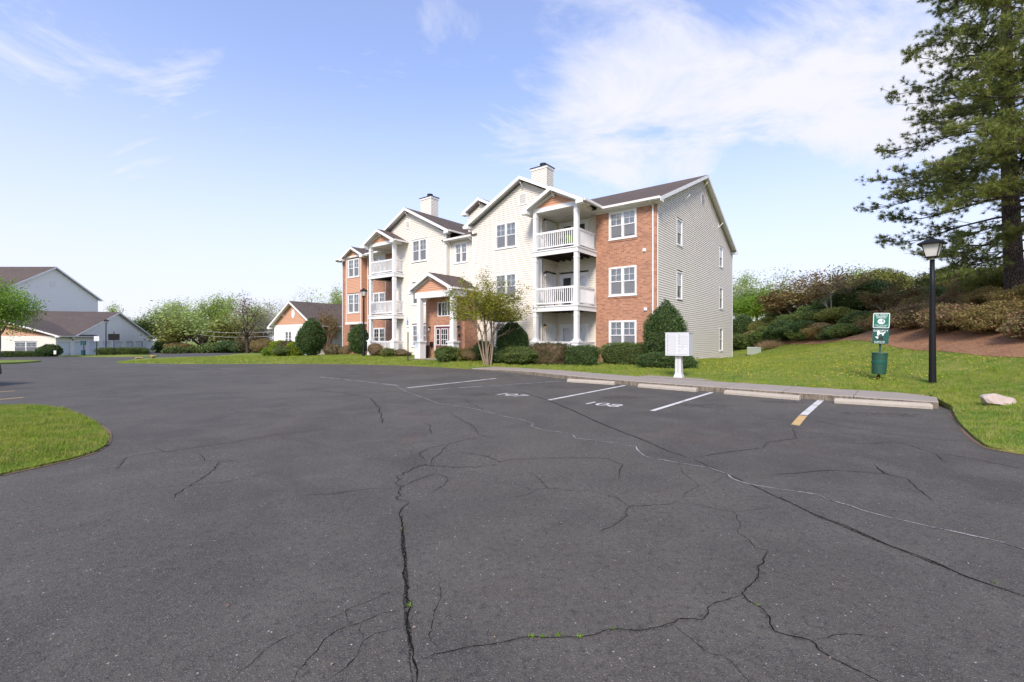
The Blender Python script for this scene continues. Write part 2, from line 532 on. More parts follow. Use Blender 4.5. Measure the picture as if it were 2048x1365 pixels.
def mulch():
    m, nt, b, o = newmat('mulch')
    co = N(nt, 'ShaderNodeNewGeometry').outputs['Position']
    f = noise(nt, co, 1.1, 6, 0.7, 0.5)
    f2 = noise(nt, co, 26, 4, 0.75)
    a = mixc(nt, ramp(nt, f, [(0.3, 0), (0.7, 1)]), (0.30, 0.135, 0.065), (0.54, 0.29, 0.15))
    a = mixc(nt, ramp(nt, f2, [(0.35, 0.9), (0.62, 0.0)]), a, (0.16, 0.078, 0.042))
    nt.links.new(a, b.inputs['Base Color'])
    b.inputs['Roughness'].default_value = 0.95
    bump(nt, b, f2, 0.9, 0.05)
mulch()
plain('edge_soil', (0.20, 0.125, 0.075), 0.95, 0.35, 12, bmp=0.6)

def leaf_mat(name, c1, c2, c3=None, p3=0.85, trans=0.3, rough=0.55):
    m, nt, b, o = newmat(name)
    g = N(nt, 'ShaderNodeNewGeometry')
    r = g.outputs['Random Per Island']
    cc = mixc(nt, r, c1, c2)
    if c3: cc = mixc(nt, ramp(nt, r, [(p3-0.01, 0.0), (p3+0.01, 1.0)]), cc, c3)
    co = ocoord(nt)
    cc = mixc(nt, ramp(nt, noise(nt, co, 1.6, 3, 0.6), [(0.35, 0.35), (0.65, 0.0)]), cc, tuple(x*0.62 for x in c1))
    nt.links.new(cc, b.inputs['Base Color'])
    b.inputs['Roughness'].default_value = rough
    b.inputs['Specular IOR Level'].default_value = 0.3
    tr = N(nt, 'ShaderNodeBsdfTranslucent', {'Color': cc})
    ms = N(nt, 'ShaderNodeMixShader', {0: trans})
    nt.links.new(b.outputs[0], ms.inputs[1]); nt.links.new(tr.outputs[0], ms.inputs[2])
    nt.links.new(ms.outputs[0], o.inputs[0])
leaf_mat('leaf_evergreen', (0.044, 0.092, 0.025), (0.105, 0.180, 0.044), (0.17, 0.19, 0.065), 0.93, 0.15, 0.4)
leaf_mat('leaf_hedge', (0.080, 0.135, 0.030), (0.185, 0.255, 0.056), (0.19, 0.16, 0.065), 0.90, 0.2)
leaf_mat('leaf_hedge_brown', (0.080, 0.080, 0.032), (0.155, 0.145, 0.055), (0.21, 0.135, 0.08), 0.80, 0.2)
leaf_mat('leaf_spring', (0.25, 0.37, 0.06), (0.44, 0.52, 0.13), (0.25, 0.20, 0.09), 0.92, 0.4)
leaf_mat('leaf_pale', (0.28, 0.38, 0.085), (0.46, 0.55, 0.17), (0.40, 0.33, 0.24), 0.88, 0.4)
leaf_mat('leaf_bright', (0.15, 0.29, 0.025), (0.29, 0.42, 0.055), None, 0.9, 0.42)
leaf_mat('leaf_lime', (0.22, 0.30, 0.012), (0.36, 0.42, 0.03), None, 0.9, 0.4)
leaf_mat('leaf_crape', (0.22, 0.255, 0.02), (0.41, 0.42, 0.055), (0.19, 0.085, 0.05), 0.82, 0.35)
leaf_mat('leaf_crape_brown', (0.19, 0.115, 0.045), (0.31, 0.20, 0.068), (0.22, 0.22, 0.06), 0.70, 0.3)
leaf_mat('leaf_bronze', (0.28, 0.175, 0.10), (0.46, 0.31, 0.17), (0.19, 0.215, 0.06), 0.72, 0.45)
leaf_mat('leaf_bronze_green', (0.25, 0.215, 0.068), (0.42, 0.35, 0.12), (0.33, 0.19, 0.10), 0.72, 0.45)
leaf_mat('leaf_olive', (0.16, 0.19, 0.036), (0.31, 0.32, 0.08), (0.32, 0.29, 0.08), 0.85, 0.3)
leaf_mat('leaf_pink', (0.24, 0.15, 0.125), (0.36, 0.25, 0.21), (0.16, 0.18, 0.05), 0.65, 0.35)
leaf_mat('needle', (0.115, 0.160, 0.040), (0.25, 0.285, 0.075), (0.16, 0.115, 0.035), 0.90, 0.2)
leaf_mat('needle_light', (0.165, 0.21, 0.042), (0.30, 0.33, 0.08), (0.20, 0.135, 0.04), 0.90, 0.25)
leaf_mat('dead_grass', (0.30, 0.20, 0.11), (0.42, 0.30, 0.18), None, 0.9, 0.25)
leaf_mat('litter', (0.34, 0.24, 0.16), (0.50, 0.42, 0.34), (0.32, 0.11, 0.07), 0.8, 0.1)
leaf_mat('dandelion', (0.65, 0.50, 0.03), (0.75, 0.60, 0.05), None, 0.9, 0.1)
plain('bark_grey', (0.155, 0.125, 0.10), 0.95, 0.35, 6, bmp=0.5)
plain('bark_tan', (0.30, 0.225, 0.155), 0.85, 0.3, 5, bmp=0.3)
plain('bark_pink', (0.30, 0.165, 0.10), 0.85, 0.35, 5, bmp=0.3)
plain('bark_dark', (0.055, 0.040, 0.032), 0.95, 0.35, 6, bmp=0.5)
plain('bark_pale', (0.34, 0.30, 0.27), 0.9, 0.3, 5, bmp=0.3)
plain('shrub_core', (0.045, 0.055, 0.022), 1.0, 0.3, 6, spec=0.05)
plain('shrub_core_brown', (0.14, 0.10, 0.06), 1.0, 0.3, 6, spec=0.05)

def pine_bark():
    m, nt, b, o = newmat('pine_bark')
    co = ocoord(nt)
    st = N(nt, 'ShaderNodeMapping', {'Vector': co, 'Scale': (17, 17, 5.5)}).outputs[0]
    v = N(nt, 'ShaderNodeTexVoronoi', {'Vector': st, 'Scale': 1.0}, feature='DISTANCE_TO_EDGE').outputs['Distance']
    f = noise(nt, co, 14, 4, 0.7)
    a = mixc(nt, f, (0.075, 0.050, 0.038), (0.15, 0.108, 0.085))
    a = mixc(nt, ramp(nt, v, [(0.02, 1.0), (0.16, 0.0)]), a, (0.022, 0.016, 0.013))
    nt.links.new(a, b.inputs['Base Color'])
    b.inputs['Roughness'].default_value = 0.95
    bump(nt, b, ramp(nt, v, [(0.0, 0.0), (0.25, 1.0)]), 1.0, 0.05)
pine_bark()

def glass():
    m, nt, b, o = newmat('window_glass')
    nt.nodes.remove(b)
    tr = N(nt, 'ShaderNodeBsdfTransparent', {'Color': (0.95, 0.96, 0.96, 1)})
    gl = N(nt, 'ShaderNodeBsdfGlossy', {'Color': (0.9, 0.92, 0.95, 1), 'Roughness': 0.03})
    fr = N(nt, 'ShaderNodeFresnel', {'IOR': 1.6})
    f = N(nt, 'ShaderNodeMath', {0: fr.outputs[0], 1: 1.5}, operation='MULTIPLY').outputs[0]
    ms = N(nt, 'ShaderNodeMixShader', {0: f})
    nt.links.new(tr.outputs[0], ms.inputs[1]); nt.links.new(gl.outputs[0], ms.inputs[2])
    nt.links.new(ms.outputs[0], o.inputs[0])
    m2, nt, b, o = newmat('insect_screen')
    b.inputs['Base Color'].default_value = (0.26, 0.26, 0.265, 1)
    b.inputs['Roughness'].default_value = 0.8
    tr = N(nt, 'ShaderNodeBsdfTransparent')
    ms = N(nt, 'ShaderNodeMixShader', {0: 0.42})
    nt.links.new(tr.outputs[0], ms.inputs[1]); nt.links.new(b.outputs[0], ms.inputs[2])
    nt.links.new(ms.outputs[0], o.inputs[0])
glass()
# ---------------------------------------------------------------- frames: pixels -> directions, building frame
_n = math.hypot(0.7925, 0.61)
UX, UY = -0.7925/_n, 0.61/_n            # along the main front, to the left
WX, WY = 0.61/_n, 0.7925/_n             # into the building
C0X, C0Y = 7.39, 23.0                   # right front brick corner
B_ROT = math.atan2(-UY, -UX)

def Bw(u, d):
    return (C0X + UX*u + WX*d, C0Y + UY*u + WY*d)

def to_ud(X, Y):
    dx, dy = X-C0X, Y-C0Y
    return dx*UX+dy*UY, dx*WX+dy*WY

def fr_u(px, d):
    """u of the point that pixel column px shows on the vertical plane d in front of / behind the brick front"""
    t = (px-CX)/FPX
    X0, Y0 = C0X+WX*d, C0Y+WY*d
    return (t*Y0-X0)/(UX-t*UY)

def ga(X, Y):
    """asphalt height: flat near by, falling gently away to the far left"""
    s = -0.75*np.asarray(X) + 0.66*np.asarray(Y) - 25.0
    return -0.0125*np.logaddexp(0, s/4.0)*4.0

def gp(px, py, dz=0.0):
    """where the ray through a pixel meets the ground"""
    z = dz
    for _ in range(40):
        Y = (CAM_Z-z)*FPX/(py-HY); X = (px-CX)/FPX*Y
        z = 0.5*z + 0.5*(float(ga(X, Y))+dz)
    return X, Y

# lawn and hillside heights: thin-plate surface through levels read off the photograph
_ctl = []
def ctl(X, Y, z): _ctl.append((X, Y, z))
KERB = [(-9.55,-9.42),(-7.4,-9.28),(-4.9,-9.05),(-2.0,-8.7),(0.9,-7.95),(3.2,-7.1),(5.3,-6.4),(7.2,-6.1)]
EDGE = [(9.0,-6.05),(12.8,-6.1),(16.5,-6.9),(21.0,-8.9),(25.6,-11.7)]
for (u, d), h in zip(KERB, (.15,.15,.15,.15,.15,.14,.10,.06)):
    ctl(*Bw(u, d+1.5), h)
for u, d in EDGE:
    x, y = Bw(u, d); ctl(x, y, float(ga(x, y))+0.035)
for u, d, z in [(0,0,.22),(3,0,.22),(8,-1.2,.25),(13,-2.4,.3),(18,-1.5,.33),(24,-.3,.3),(28,0,.15),(31,-1.2,0.0),(39,-1.2,-.12),(0,7,.21),(0,17.4,-.04),(15,10,.1),(8,-4,.2),(20,-4.5,.18)]:
    ctl(*Bw(u, d), z)
for p in [(11.34,12.13,.3),(10.82,13.27,.35),(9.84,9.07,.2),(9.2,9.3,.08),(7.14,7.02,.04),(6.75,6.5,.04),(6.5,6.1,.04),(6.9,5.4,.04),(9,1,.04),(12,6,.35),
          (15,13.2,.9),(16.2,18.7,1.0),(20.5,30,1.2),(21.5,38.9,1.02),(21,42.6,.7),(12.5,20,.45),(15,26,.55),
          (22.4,20,3.5),(28,35,4.2),(32,50,3.1),(30,20,5.0),(40,30,6.5),(45,60,5.0),(25,12,3.8),(30,5,4.5),(18,6,1.7),(60,40,7.0),(24.5,29,2.6),(50,95,3.0),
          (22,60,1.0),(5,60,-.2),(-20,80,-.8),(-55,100,-1.3),(70,5,7),(20,-6,1.5),(12,-6,.1),(26,42,2.4)]:
    ctl(*p)
for p in (gp(235,727), gp(258,721), gp(300,717), gp(420,714)):
    ctl(p[0], p[1], float(ga(*p))+0.04)
_c = np.array(_ctl)
def _phi(r2): return np.where(r2 > 1e-12, 0.5*r2*np.log(np.maximum(r2, 1e-12)), 0.0)
_r2 = ((_c[:, None, :2]-_c[None, :, :2])**2).sum(-1)
_A = np.zeros((len(_c)+3, len(_c)+3))
_A[:len(_c), :len(_c)] = _phi(_r2) + np.eye(len(_c))*0.6
_P = np.c_[np.ones(len(_c)), _c[:, :2]]
_A[:len(_c), len(_c):] = _P; _A[len(_c):, :len(_c)] = _P.T
_w = np.linalg.solve(_A, np.r_[_c[:, 2], 0, 0, 0])
def hl(X, Y):
    X = np.atleast_1d(np.asarray(X, float)); Y = np.atleast_1d(np.asarray(Y, float))
    r2 = (X[:, None]-_c[None, :, 0])**2 + (Y[:, None]-_c[None, :, 1])**2
    z = _phi(r2) @ _w[:len(_c)] + _w[len(_c)] + _w[len(_c)+1]*X + _w[len(_c)+2]*Y
    return np.clip(np.maximum(z, ga(X, Y)+0.03), -6, 9)
def hz(x, y): return float(hl(x, y)[0])

def in_poly(P, poly):
    x, y = P[:, 0], P[:, 1]; c = np.zeros(len(P), bool); n = len(poly)
    for i in range(n):
        x1, y1 = poly[i]; x2, y2 = poly[(i+1) % n]
        t = ((y1 > y) != (y2 > y)) & (x < (x2-x1)*(y-y1)/((y2-y1) if y2 != y1 else 1e-9)+x1)
        c ^= t
    return c

def edge_dist(P, poly):
    d = np.full(len(P), 1e9); n = len(poly)
    for i in range(n):
        a = np.array(poly[i]); b = np.array(poly[(i+1) % n]); ab = b-a
        t = np.clip(((P-a)@ab)/max(ab@ab, 1e-9), 0, 1)
        d = np.minimum(d, np.hypot(*(P-(a+t[:, None]*ab)).T))
    return d

def densify(poly, step, closed=True):
    out = []
    n = len(poly)
    for i in range(n if closed else n-1):
        a = poly[i]; b = poly[(i+1) % n]
        k = max(1, int(math.hypot(b[0]-a[0], b[1]-a[1])/step))
        for j in range(k):
            out.append((a[0]+(b[0]-a[0])*j/k, a[1]+(b[1]-a[1])*j/k))
    if not closed: out.append(tuple(poly[-1]))
    return out

def sheet(name, poly, hfun, mat, pts, skirt=0.12, rough=0.0):
    pts = np.asarray(pts, float)
    if len(pts):
        pts = pts[in_poly(pts, poly)]
        pts = pts[edge_dist(pts, poly) > 0.15]
    vs = [Vector(p) for p in poly] + [Vector(p) for p in pts]
    r = delaunay_2d_cdt(vs, [], [list(range(len(poly)))], 1, 1e-5)
    V = np.array([(v.x, v.y) for v in r[0]])
    z = hfun(V[:, 0], V[:, 1])
    co = [(V[i, 0], V[i, 1], float(z[i])) for i in range(len(V))]
    mb = MB(); mb.v = co; mb.f = [tuple(f) for f in r[2]]
    if skirt:
        zs = hfun(np.array([p[0] for p in poly]), np.array([p[1] for p in poly]))
        n = len(poly)
        for i in range(n):
            a, b = poly[i], poly[(i+1) % n]; j = (i+1) % n
            mb.quad((a[0],a[1],float(zs[i])), (b[0],b[1],float(zs[j])), (b[0],b[1],float(zs[j])-skirt), (a[0],a[1],float(zs[i])-skirt))
    o = mb.build(name, mat, smooth=True)
    return tag(o, kind='structure')

def grid(x0, x1, y0, y1, s, jit=0.35):
    X, Y = np.meshgrid(np.arange(x0, x1, s), np.arange(y0, y1, s))
    P = np.c_[X.ravel(), Y.ravel()]
    return P + rng.uniform(-jit, jit, P.shape)*s

# ---------------------------------------------------------------- ground sheets
def low(X, Y):
    return np.clip(ga(X, Y), -2.2, 0)-0.08
g = 14.0
xs = np.r_[np.linspace(-700, -120, 12), np.arange(-105, 110, 8.0), np.linspace(120, 700, 12)]
ys = np.r_[np.linspace(-300, -20, 6), np.arange(-10, 130, 8.0), np.linspace(140, 900, 14)]
XX, YY = np.meshgrid(xs, ys)
ZZ = low(XX, YY)
V = np.c_[XX.ravel(), YY.ravel(), ZZ.ravel()]
nx = len(xs)
F = [(j*nx+i, j*nx+i+1, (j+1)*nx+i+1, (j+1)*nx+i) for j in range(len(ys)-1) for i in range(nx-1)]
gr = mobj('ground', np_mesh('ground', V, np.array(F), True), None, M['lawn_soil']); tag(gr, kind='structure')

xs = np.r_[np.arange(-110, -30, 4.0), np.arange(-30, 22, 1.3)]
ys = np.r_[np.arange(-9, 34, 1.3), np.arange(34.5, 96, 4.0)]
XX, YY = np.meshgrid(xs, ys)
V = np.c_[XX.ravel(), YY.ravel(), ga(XX, YY).ravel()]
nx = len(xs)
F = [(j*nx+i, j*nx+i+1, (j+1)*nx+i+1, (j+1)*nx+i) for j in range(len(ys)-1) for i in range(nx-1)]
lot = mobj('parking_lot', np_mesh('parking_lot', V, np.array(F), True), None, M['asphalt']); tag(lot, kind='structure')

def smooth_line(P, n=12):
    P = [np.array(p, float) for p in P]; out = []
    for i in range(len(P)-1):
        p0 = P[max(i-1, 0)]; p1 = P[i]; p2 = P[i+1]; p3 = P[min(i+2, len(P)-1)]
        for k in range(n):
            t = k/n
            out.append(tuple(0.5*((2*p1)+(-p0+p2)*t+(2*p0-5*p1+4*p2-p3)*t*t+(-p0+3*p1-3*p2+p3)*t**3)))
    out.append(tuple(P[-1])); return out

kerb_w = [Bw(u, d) for u, d in smooth_line(KERB, 10)]
back_w = [Bw(u, d+1.5) for u, d in smooth_line(KERB, 10)]
edge_w = [Bw(u, d) for u, d in smooth_line([(7.2,-6.1)]+EDGE, 8)][1:]
right_edge = smooth_line([(9.25,9.45),(8.6,8.75),(7.9,7.95),(7.2,7.08),(6.76,6.5),(6.55,6.12),(6.75,5.7),(7.6,4.5),(9.2,1.0),(10.5,-8.5)], 5)
tip = [gp(240,727), gp(234,726), gp(240,724), gp(262,720.5), gp(300,716.5), gp(420,714)]
LAWN = edge_w[::-1]
LAWN = [tip[i] for i in (5,4,3,2,1,0)] + LAWN          # from the far left round the tip, then right along the lot
LAWN += back_w[::-1]                                    # behind the pavement to its right end
LAWN += right_edge
LAWN += [(70,-8.5),(95,60),(70,115),(-60,118)]
right_edge = [(x+random.uniform(-.03, .03), y+random.uniform(-.03, .03)) for x, y in densify(right_edge, .2, closed=False)] if False else right_edge
def wob(P, a):
    return [(x+random.uniform(-a, a), y+random.uniform(-a, a)) for x, y in P]
pts = np.r_[grid(4, 32, -6, 45, 1.0), grid(-30, 4, 18, 45, 1.2), grid(32, 90, -6, 112, 5), grid(-70, 32, 45, 115, 5)]
lawn = sheet('lawn', LAWN, hl, M['lawn_soil'], pts, 0.10)

isl_px = [(0,813),(60,813.5),(110,817),(150,828),(185,845),(208,862),(217,878),(210,893),(190,905),(150,918),(100,930),(50,941),(0,952)]
ISL = [gp(*p) for p in isl_px]
ISL = smooth_line(ISL, 4) + [(-7.2,3.6),(-12,2.0),(-19,5),(-17,10.6)]
def h_isl(X, Y):
    P = np.c_[np.atleast_1d(X), np.atleast_1d(Y)]
    return 0.025 + 0.10*np.minimum(1, edge_dist(P, ISL)/1.6)
isl = sheet('grass_island', wob(densify(ISL, 0.16), 0.022), h_isl, M['lawn_soil'], grid(-19, -4, 1, 12, 0.6), 0.06)

def flat_h(dz):
    return lambda X, Y: ga(X, Y)+dz
fi = [gp(0,729), gp(40,727.5), gp(82,724.2), gp(60,722.8), gp(0,723), gp(-60,724), gp(-60,731)]
sheet('far_grass_island', densify(fi, 2), flat_h(0.10), M['lawn_soil'], grid(-60, -20, 20, 60, 1.5), 0.12)
gs = [gp(92,712.8), gp(160,714), gp(230,714.5), gp(312,713.5), gp(318,711.6), gp(240,710.6), gp(150,710.8), gp(96,711.4)]
sheet('garage_verge', densify(gs, 2), flat_h(0.08), M['lawn_soil'], grid(-75, -40, 50, 80, 2), 0.12)

# bare soil along the lawn edge (worn strip between grass and asphalt)
def soil_strip(name, line, w0, w1):
    mb = MB(); L = densify(line, 0.07, closed=False); n = len(L)
    prev = None
    for i in range(n):
        a = L[max(i-1, 0)]; b = L[min(i+1, n-1)]
        dx, dy = b[0]-a[0], b[1]-a[1]; l = math.hypot(dx, dy) or 1
        nx_, ny_ = -dy/l, dx/l
        ph = i*.07; wv_ = .5+.35*math.sin(ph*2.1+1)*math.sin(ph*.9)+.15*random.random()
        wa = w0+(w1-w0)*max(0, wv_); wb = wa*0.4
        p = (L[i][0]+nx_*wa, L[i][1]+ny_*wa); q = (L[i][0]-nx_*wb, L[i][1]-ny_*wb)
        cur = ((p[0], p[1], float(ga(*p))+0.006), (q[0], q[1], float(ga(*q))+0.006))
        if prev: mb.quad(prev[0], cur[0], cur[1], prev[1])
        prev = cur
    o = mb.build(name, M['edge_soil']); tag(o, kind='structure'); return o
soil_strip('soil_edge', right_edge[:34], 0.02, 0.20)
soil_strip('soil_edge', [p for p in smooth_line([gp(*q) for q in isl_px], 4)], 0.01, 0.07)
soil_strip('soil_edge', [tuple(p) for p in edge_w], 0.05, 0.28)

# mulch bed over the bank
MULCH_TOE = [(16.5,8.0),(15.2,13.4),(15.9,16.5),(16.6,19.4),(18.4,24.5),(20.4,30),(21.2,35),(21.6,39.5),(21.4,44)]
MUL = smooth_line(MULCH_TOE, 6) + [(24,58),(40,62),(60,50),(60,0),(30,-4),(19,2)]
def h_mul(X, Y):
    P = np.c_[np.atleast_1d(X), np.atleast_1d(Y)]
    return hl(X, Y) + 0.03 + 0.06*np.minimum(1, edge_dist(P, MUL)/0.8)
sheet('mulch_bank', MUL, h_mul, M['mulch'], grid(14, 60, -4, 62, 1.0), 0.12)

# ---------------------------------------------------------------- pavement with integral kerb, one object per bay
sw = empty('sidewalk'); tag(sw, kind='structure')
KL = [Bw(u, d) for u, d in smooth_line(KERB, 24)]
seg = np.r_[0, np.cumsum([math.hypot(KL[i+1][0]-KL[i][0], KL[i+1][1]-KL[i][1]) for i in range(len(KL)-1)])]
KX = np.array([p[0] for p in KL]); KY = np.array([p[1] for p in KL])
def kpt(s):
    x = float(np.interp(s, seg, KX)); y = float(np.interp(s, seg, KY))
    x2 = float(np.interp(s+.05, seg, KX)); y2 = float(np.interp(s+.05, seg, KY))
    x1 = float(np.interp(s-.05, seg, KX)); y1 = float(np.interp(s-.05, seg, KY))
    dx, dy = x2-x1, y2-y1; l = math.hypot(dx, dy) or 1
    return x, y, dy/l, -dx/l      # point and the normal that points back towards the building
s = 0.0
while s < seg[-1]-0.4:
    e = min(s+1.47, seg[-1])
    mb = MB(); rows = []
    for k in range(5):
        q = s+0.006+(e-s-0.012)*k/4
        x, y, nx_, ny_ = kpt(q)
        if nx_*WX+ny_*WY < 0: nx_, ny_ = -nx_, -ny_
        hgt = 0.152 if q < 12.2 else 0.152-0.10*min(1, (q-12.2)/4.5)
        hgt += 0.004*math.sin(q*9.1)
        w = 1.52 if q > 0.6 else 1.0+0.87*q
        if q < 0.3 and k == 0: w = 0.9
        rows.append([(x+nx_*o_, y+ny_*o_, z_) for o_, z_ in ((0.0,-0.05),(0.012,hgt-0.02),(0.035,hgt),(w,hgt+0.012),(w,-0.05))])
    for k in range(4):
        for j in range(4):
            mb.quad(rows[k][j], rows[k][j+1], rows[k+1][j+1], rows[k+1][j])
    mb.poly(rows[0]); mb.poly(rows[-1][::-1])
    mb.build('slab', M['concrete'], sw)
    s = e
mb = MB()
pad = [Bw(u, d) for u, d in [(-1.9,-7.25),(-2.1,-6.3),(-3.9,-6.15),(-4.5,-7.4)]]
mb.slab([(x, y, 0.172) for x, y in pad], 0.2)
mb.build('mailbox_pad', M['concrete'], sw)

# ---------------------------------------------------------------- painted lines, numbers, cracks (children of the lot)
def ground_strip(name, pix, width, mat, dz, jitter=0.0, step=0.25, taper=True, smooth=0):
    P = [gp(*p) for p in pix]
    if smooth: P = smooth_line(P, smooth)
    L = densify(P, step, closed=False)
    n = len(L)
    if jitter:
        A = np.array(L); 
        for amp, rep in ((1.0, 5), (0.6, 2), (0.35, 1)):
            o_ = rng.normal(0, jitter*amp, (n//rep+2, 2)); idx = np.arange(n)/rep
            A[:, 0] += np.interp(idx, np.arange(len(o_)), o_[:, 0]); A[:, 1] += np.interp(idx, np.arange(len(o_)), o_[:, 1])
        L = [tuple(a) for a in A]
    mb = MB(); prev = None
    for i in range(n):
        a = L[max(i-1, 0)]; b = L[min(i+1, n-1)]
        dx, dy = b[0]-a[0], b[1]-a[1]; l = math.hypot(dx, dy) or 1
        w = width*0.5
        if jitter: w *= random.uniform(0.45, 1.5)
        if taper and jitter: w *= 0.25+0.75*min(1, i/4, (n-1-i)/4)
        p = (L[i][0]-dy/l*w, L[i][1]+dx/l*w); q = (L[i][0]+dy/l*w, L[i][1]-dx/l*w)
        cur = ((p[0], p[1], float(ga(*p))+dz), (q[0], q[1], float(ga(*q))+dz))
        if prev: mb.quad(prev[0], cur[0], cur[1], prev[1])
        prev = cur
    return mb.build(name, mat, lot)

LW = 0.105
for pix, mat in [([(1097,801),(1250,771.5)], 'line_white'), ([(1304,822.5),(1424,785.5)], 'line_white'),
                 ([(1607,831),(1642,801)], 'line_white'), ([(1590,851.5),(1606.4,832)], 'line_yellow'),
                 ([(814,776.5),(992,757.5)], 'line_white'), ([(857,780.5),(1120,763)], 'line_faint'),
                 ([(640,754.5),(796,771.5)], 'line_faint'), ([(-60,805),(47,795.5)], 'line_yellow'), ([(-60,788),(30,782.5)], 'line_yellow'),
                 ([(285,731),(345,733)], 'line_faint'), ([(370,736),(500,739)], 'line_faint')]:
    ground_strip('parking_line', pix, LW*(1.25 if pix[0][0] > 1500 else 1.0), M[mat], 0.005)

def text_mesh(s, size, mat, font_bold=True):
    cu = bpy.data.curves.new('t', 'FONT'); cu.body = s; cu.size = size
    cu.align_x = 'CENTER'; cu.align_y = 'CENTER'
    cu.offset = 0.006*size if font_bold else 0.0
    o = bpy.data.objects.new('t', cu); col.objects.link(o)
    dg = bpy.context.evaluated_depsgraph_get()
    me = bpy.data.meshes.new_from_object(o.evaluated_get(dg))
    bpy.data.objects.remove(o); bpy.data.curves.remove(cu)
    me.materials.clear(); me.materials.append(mat)
    return me
for s_, (a, b) in (('107', (1022,790.5)), ('108', (1204.5,809.5))):
    x, y = gp(a, b)
    o = mobj('stall_number', text_mesh(s_, 0.62, M['line_white']), lot)
    ax = math.atan2(-UY+0.03, -UX)
    o.matrix_local = Matrix.Translation((x, y, 0.006)) @ Matrix.Rotation(ax-R(3), 4, 'Z') @ Matrix.Scale(1.0, 4)
    
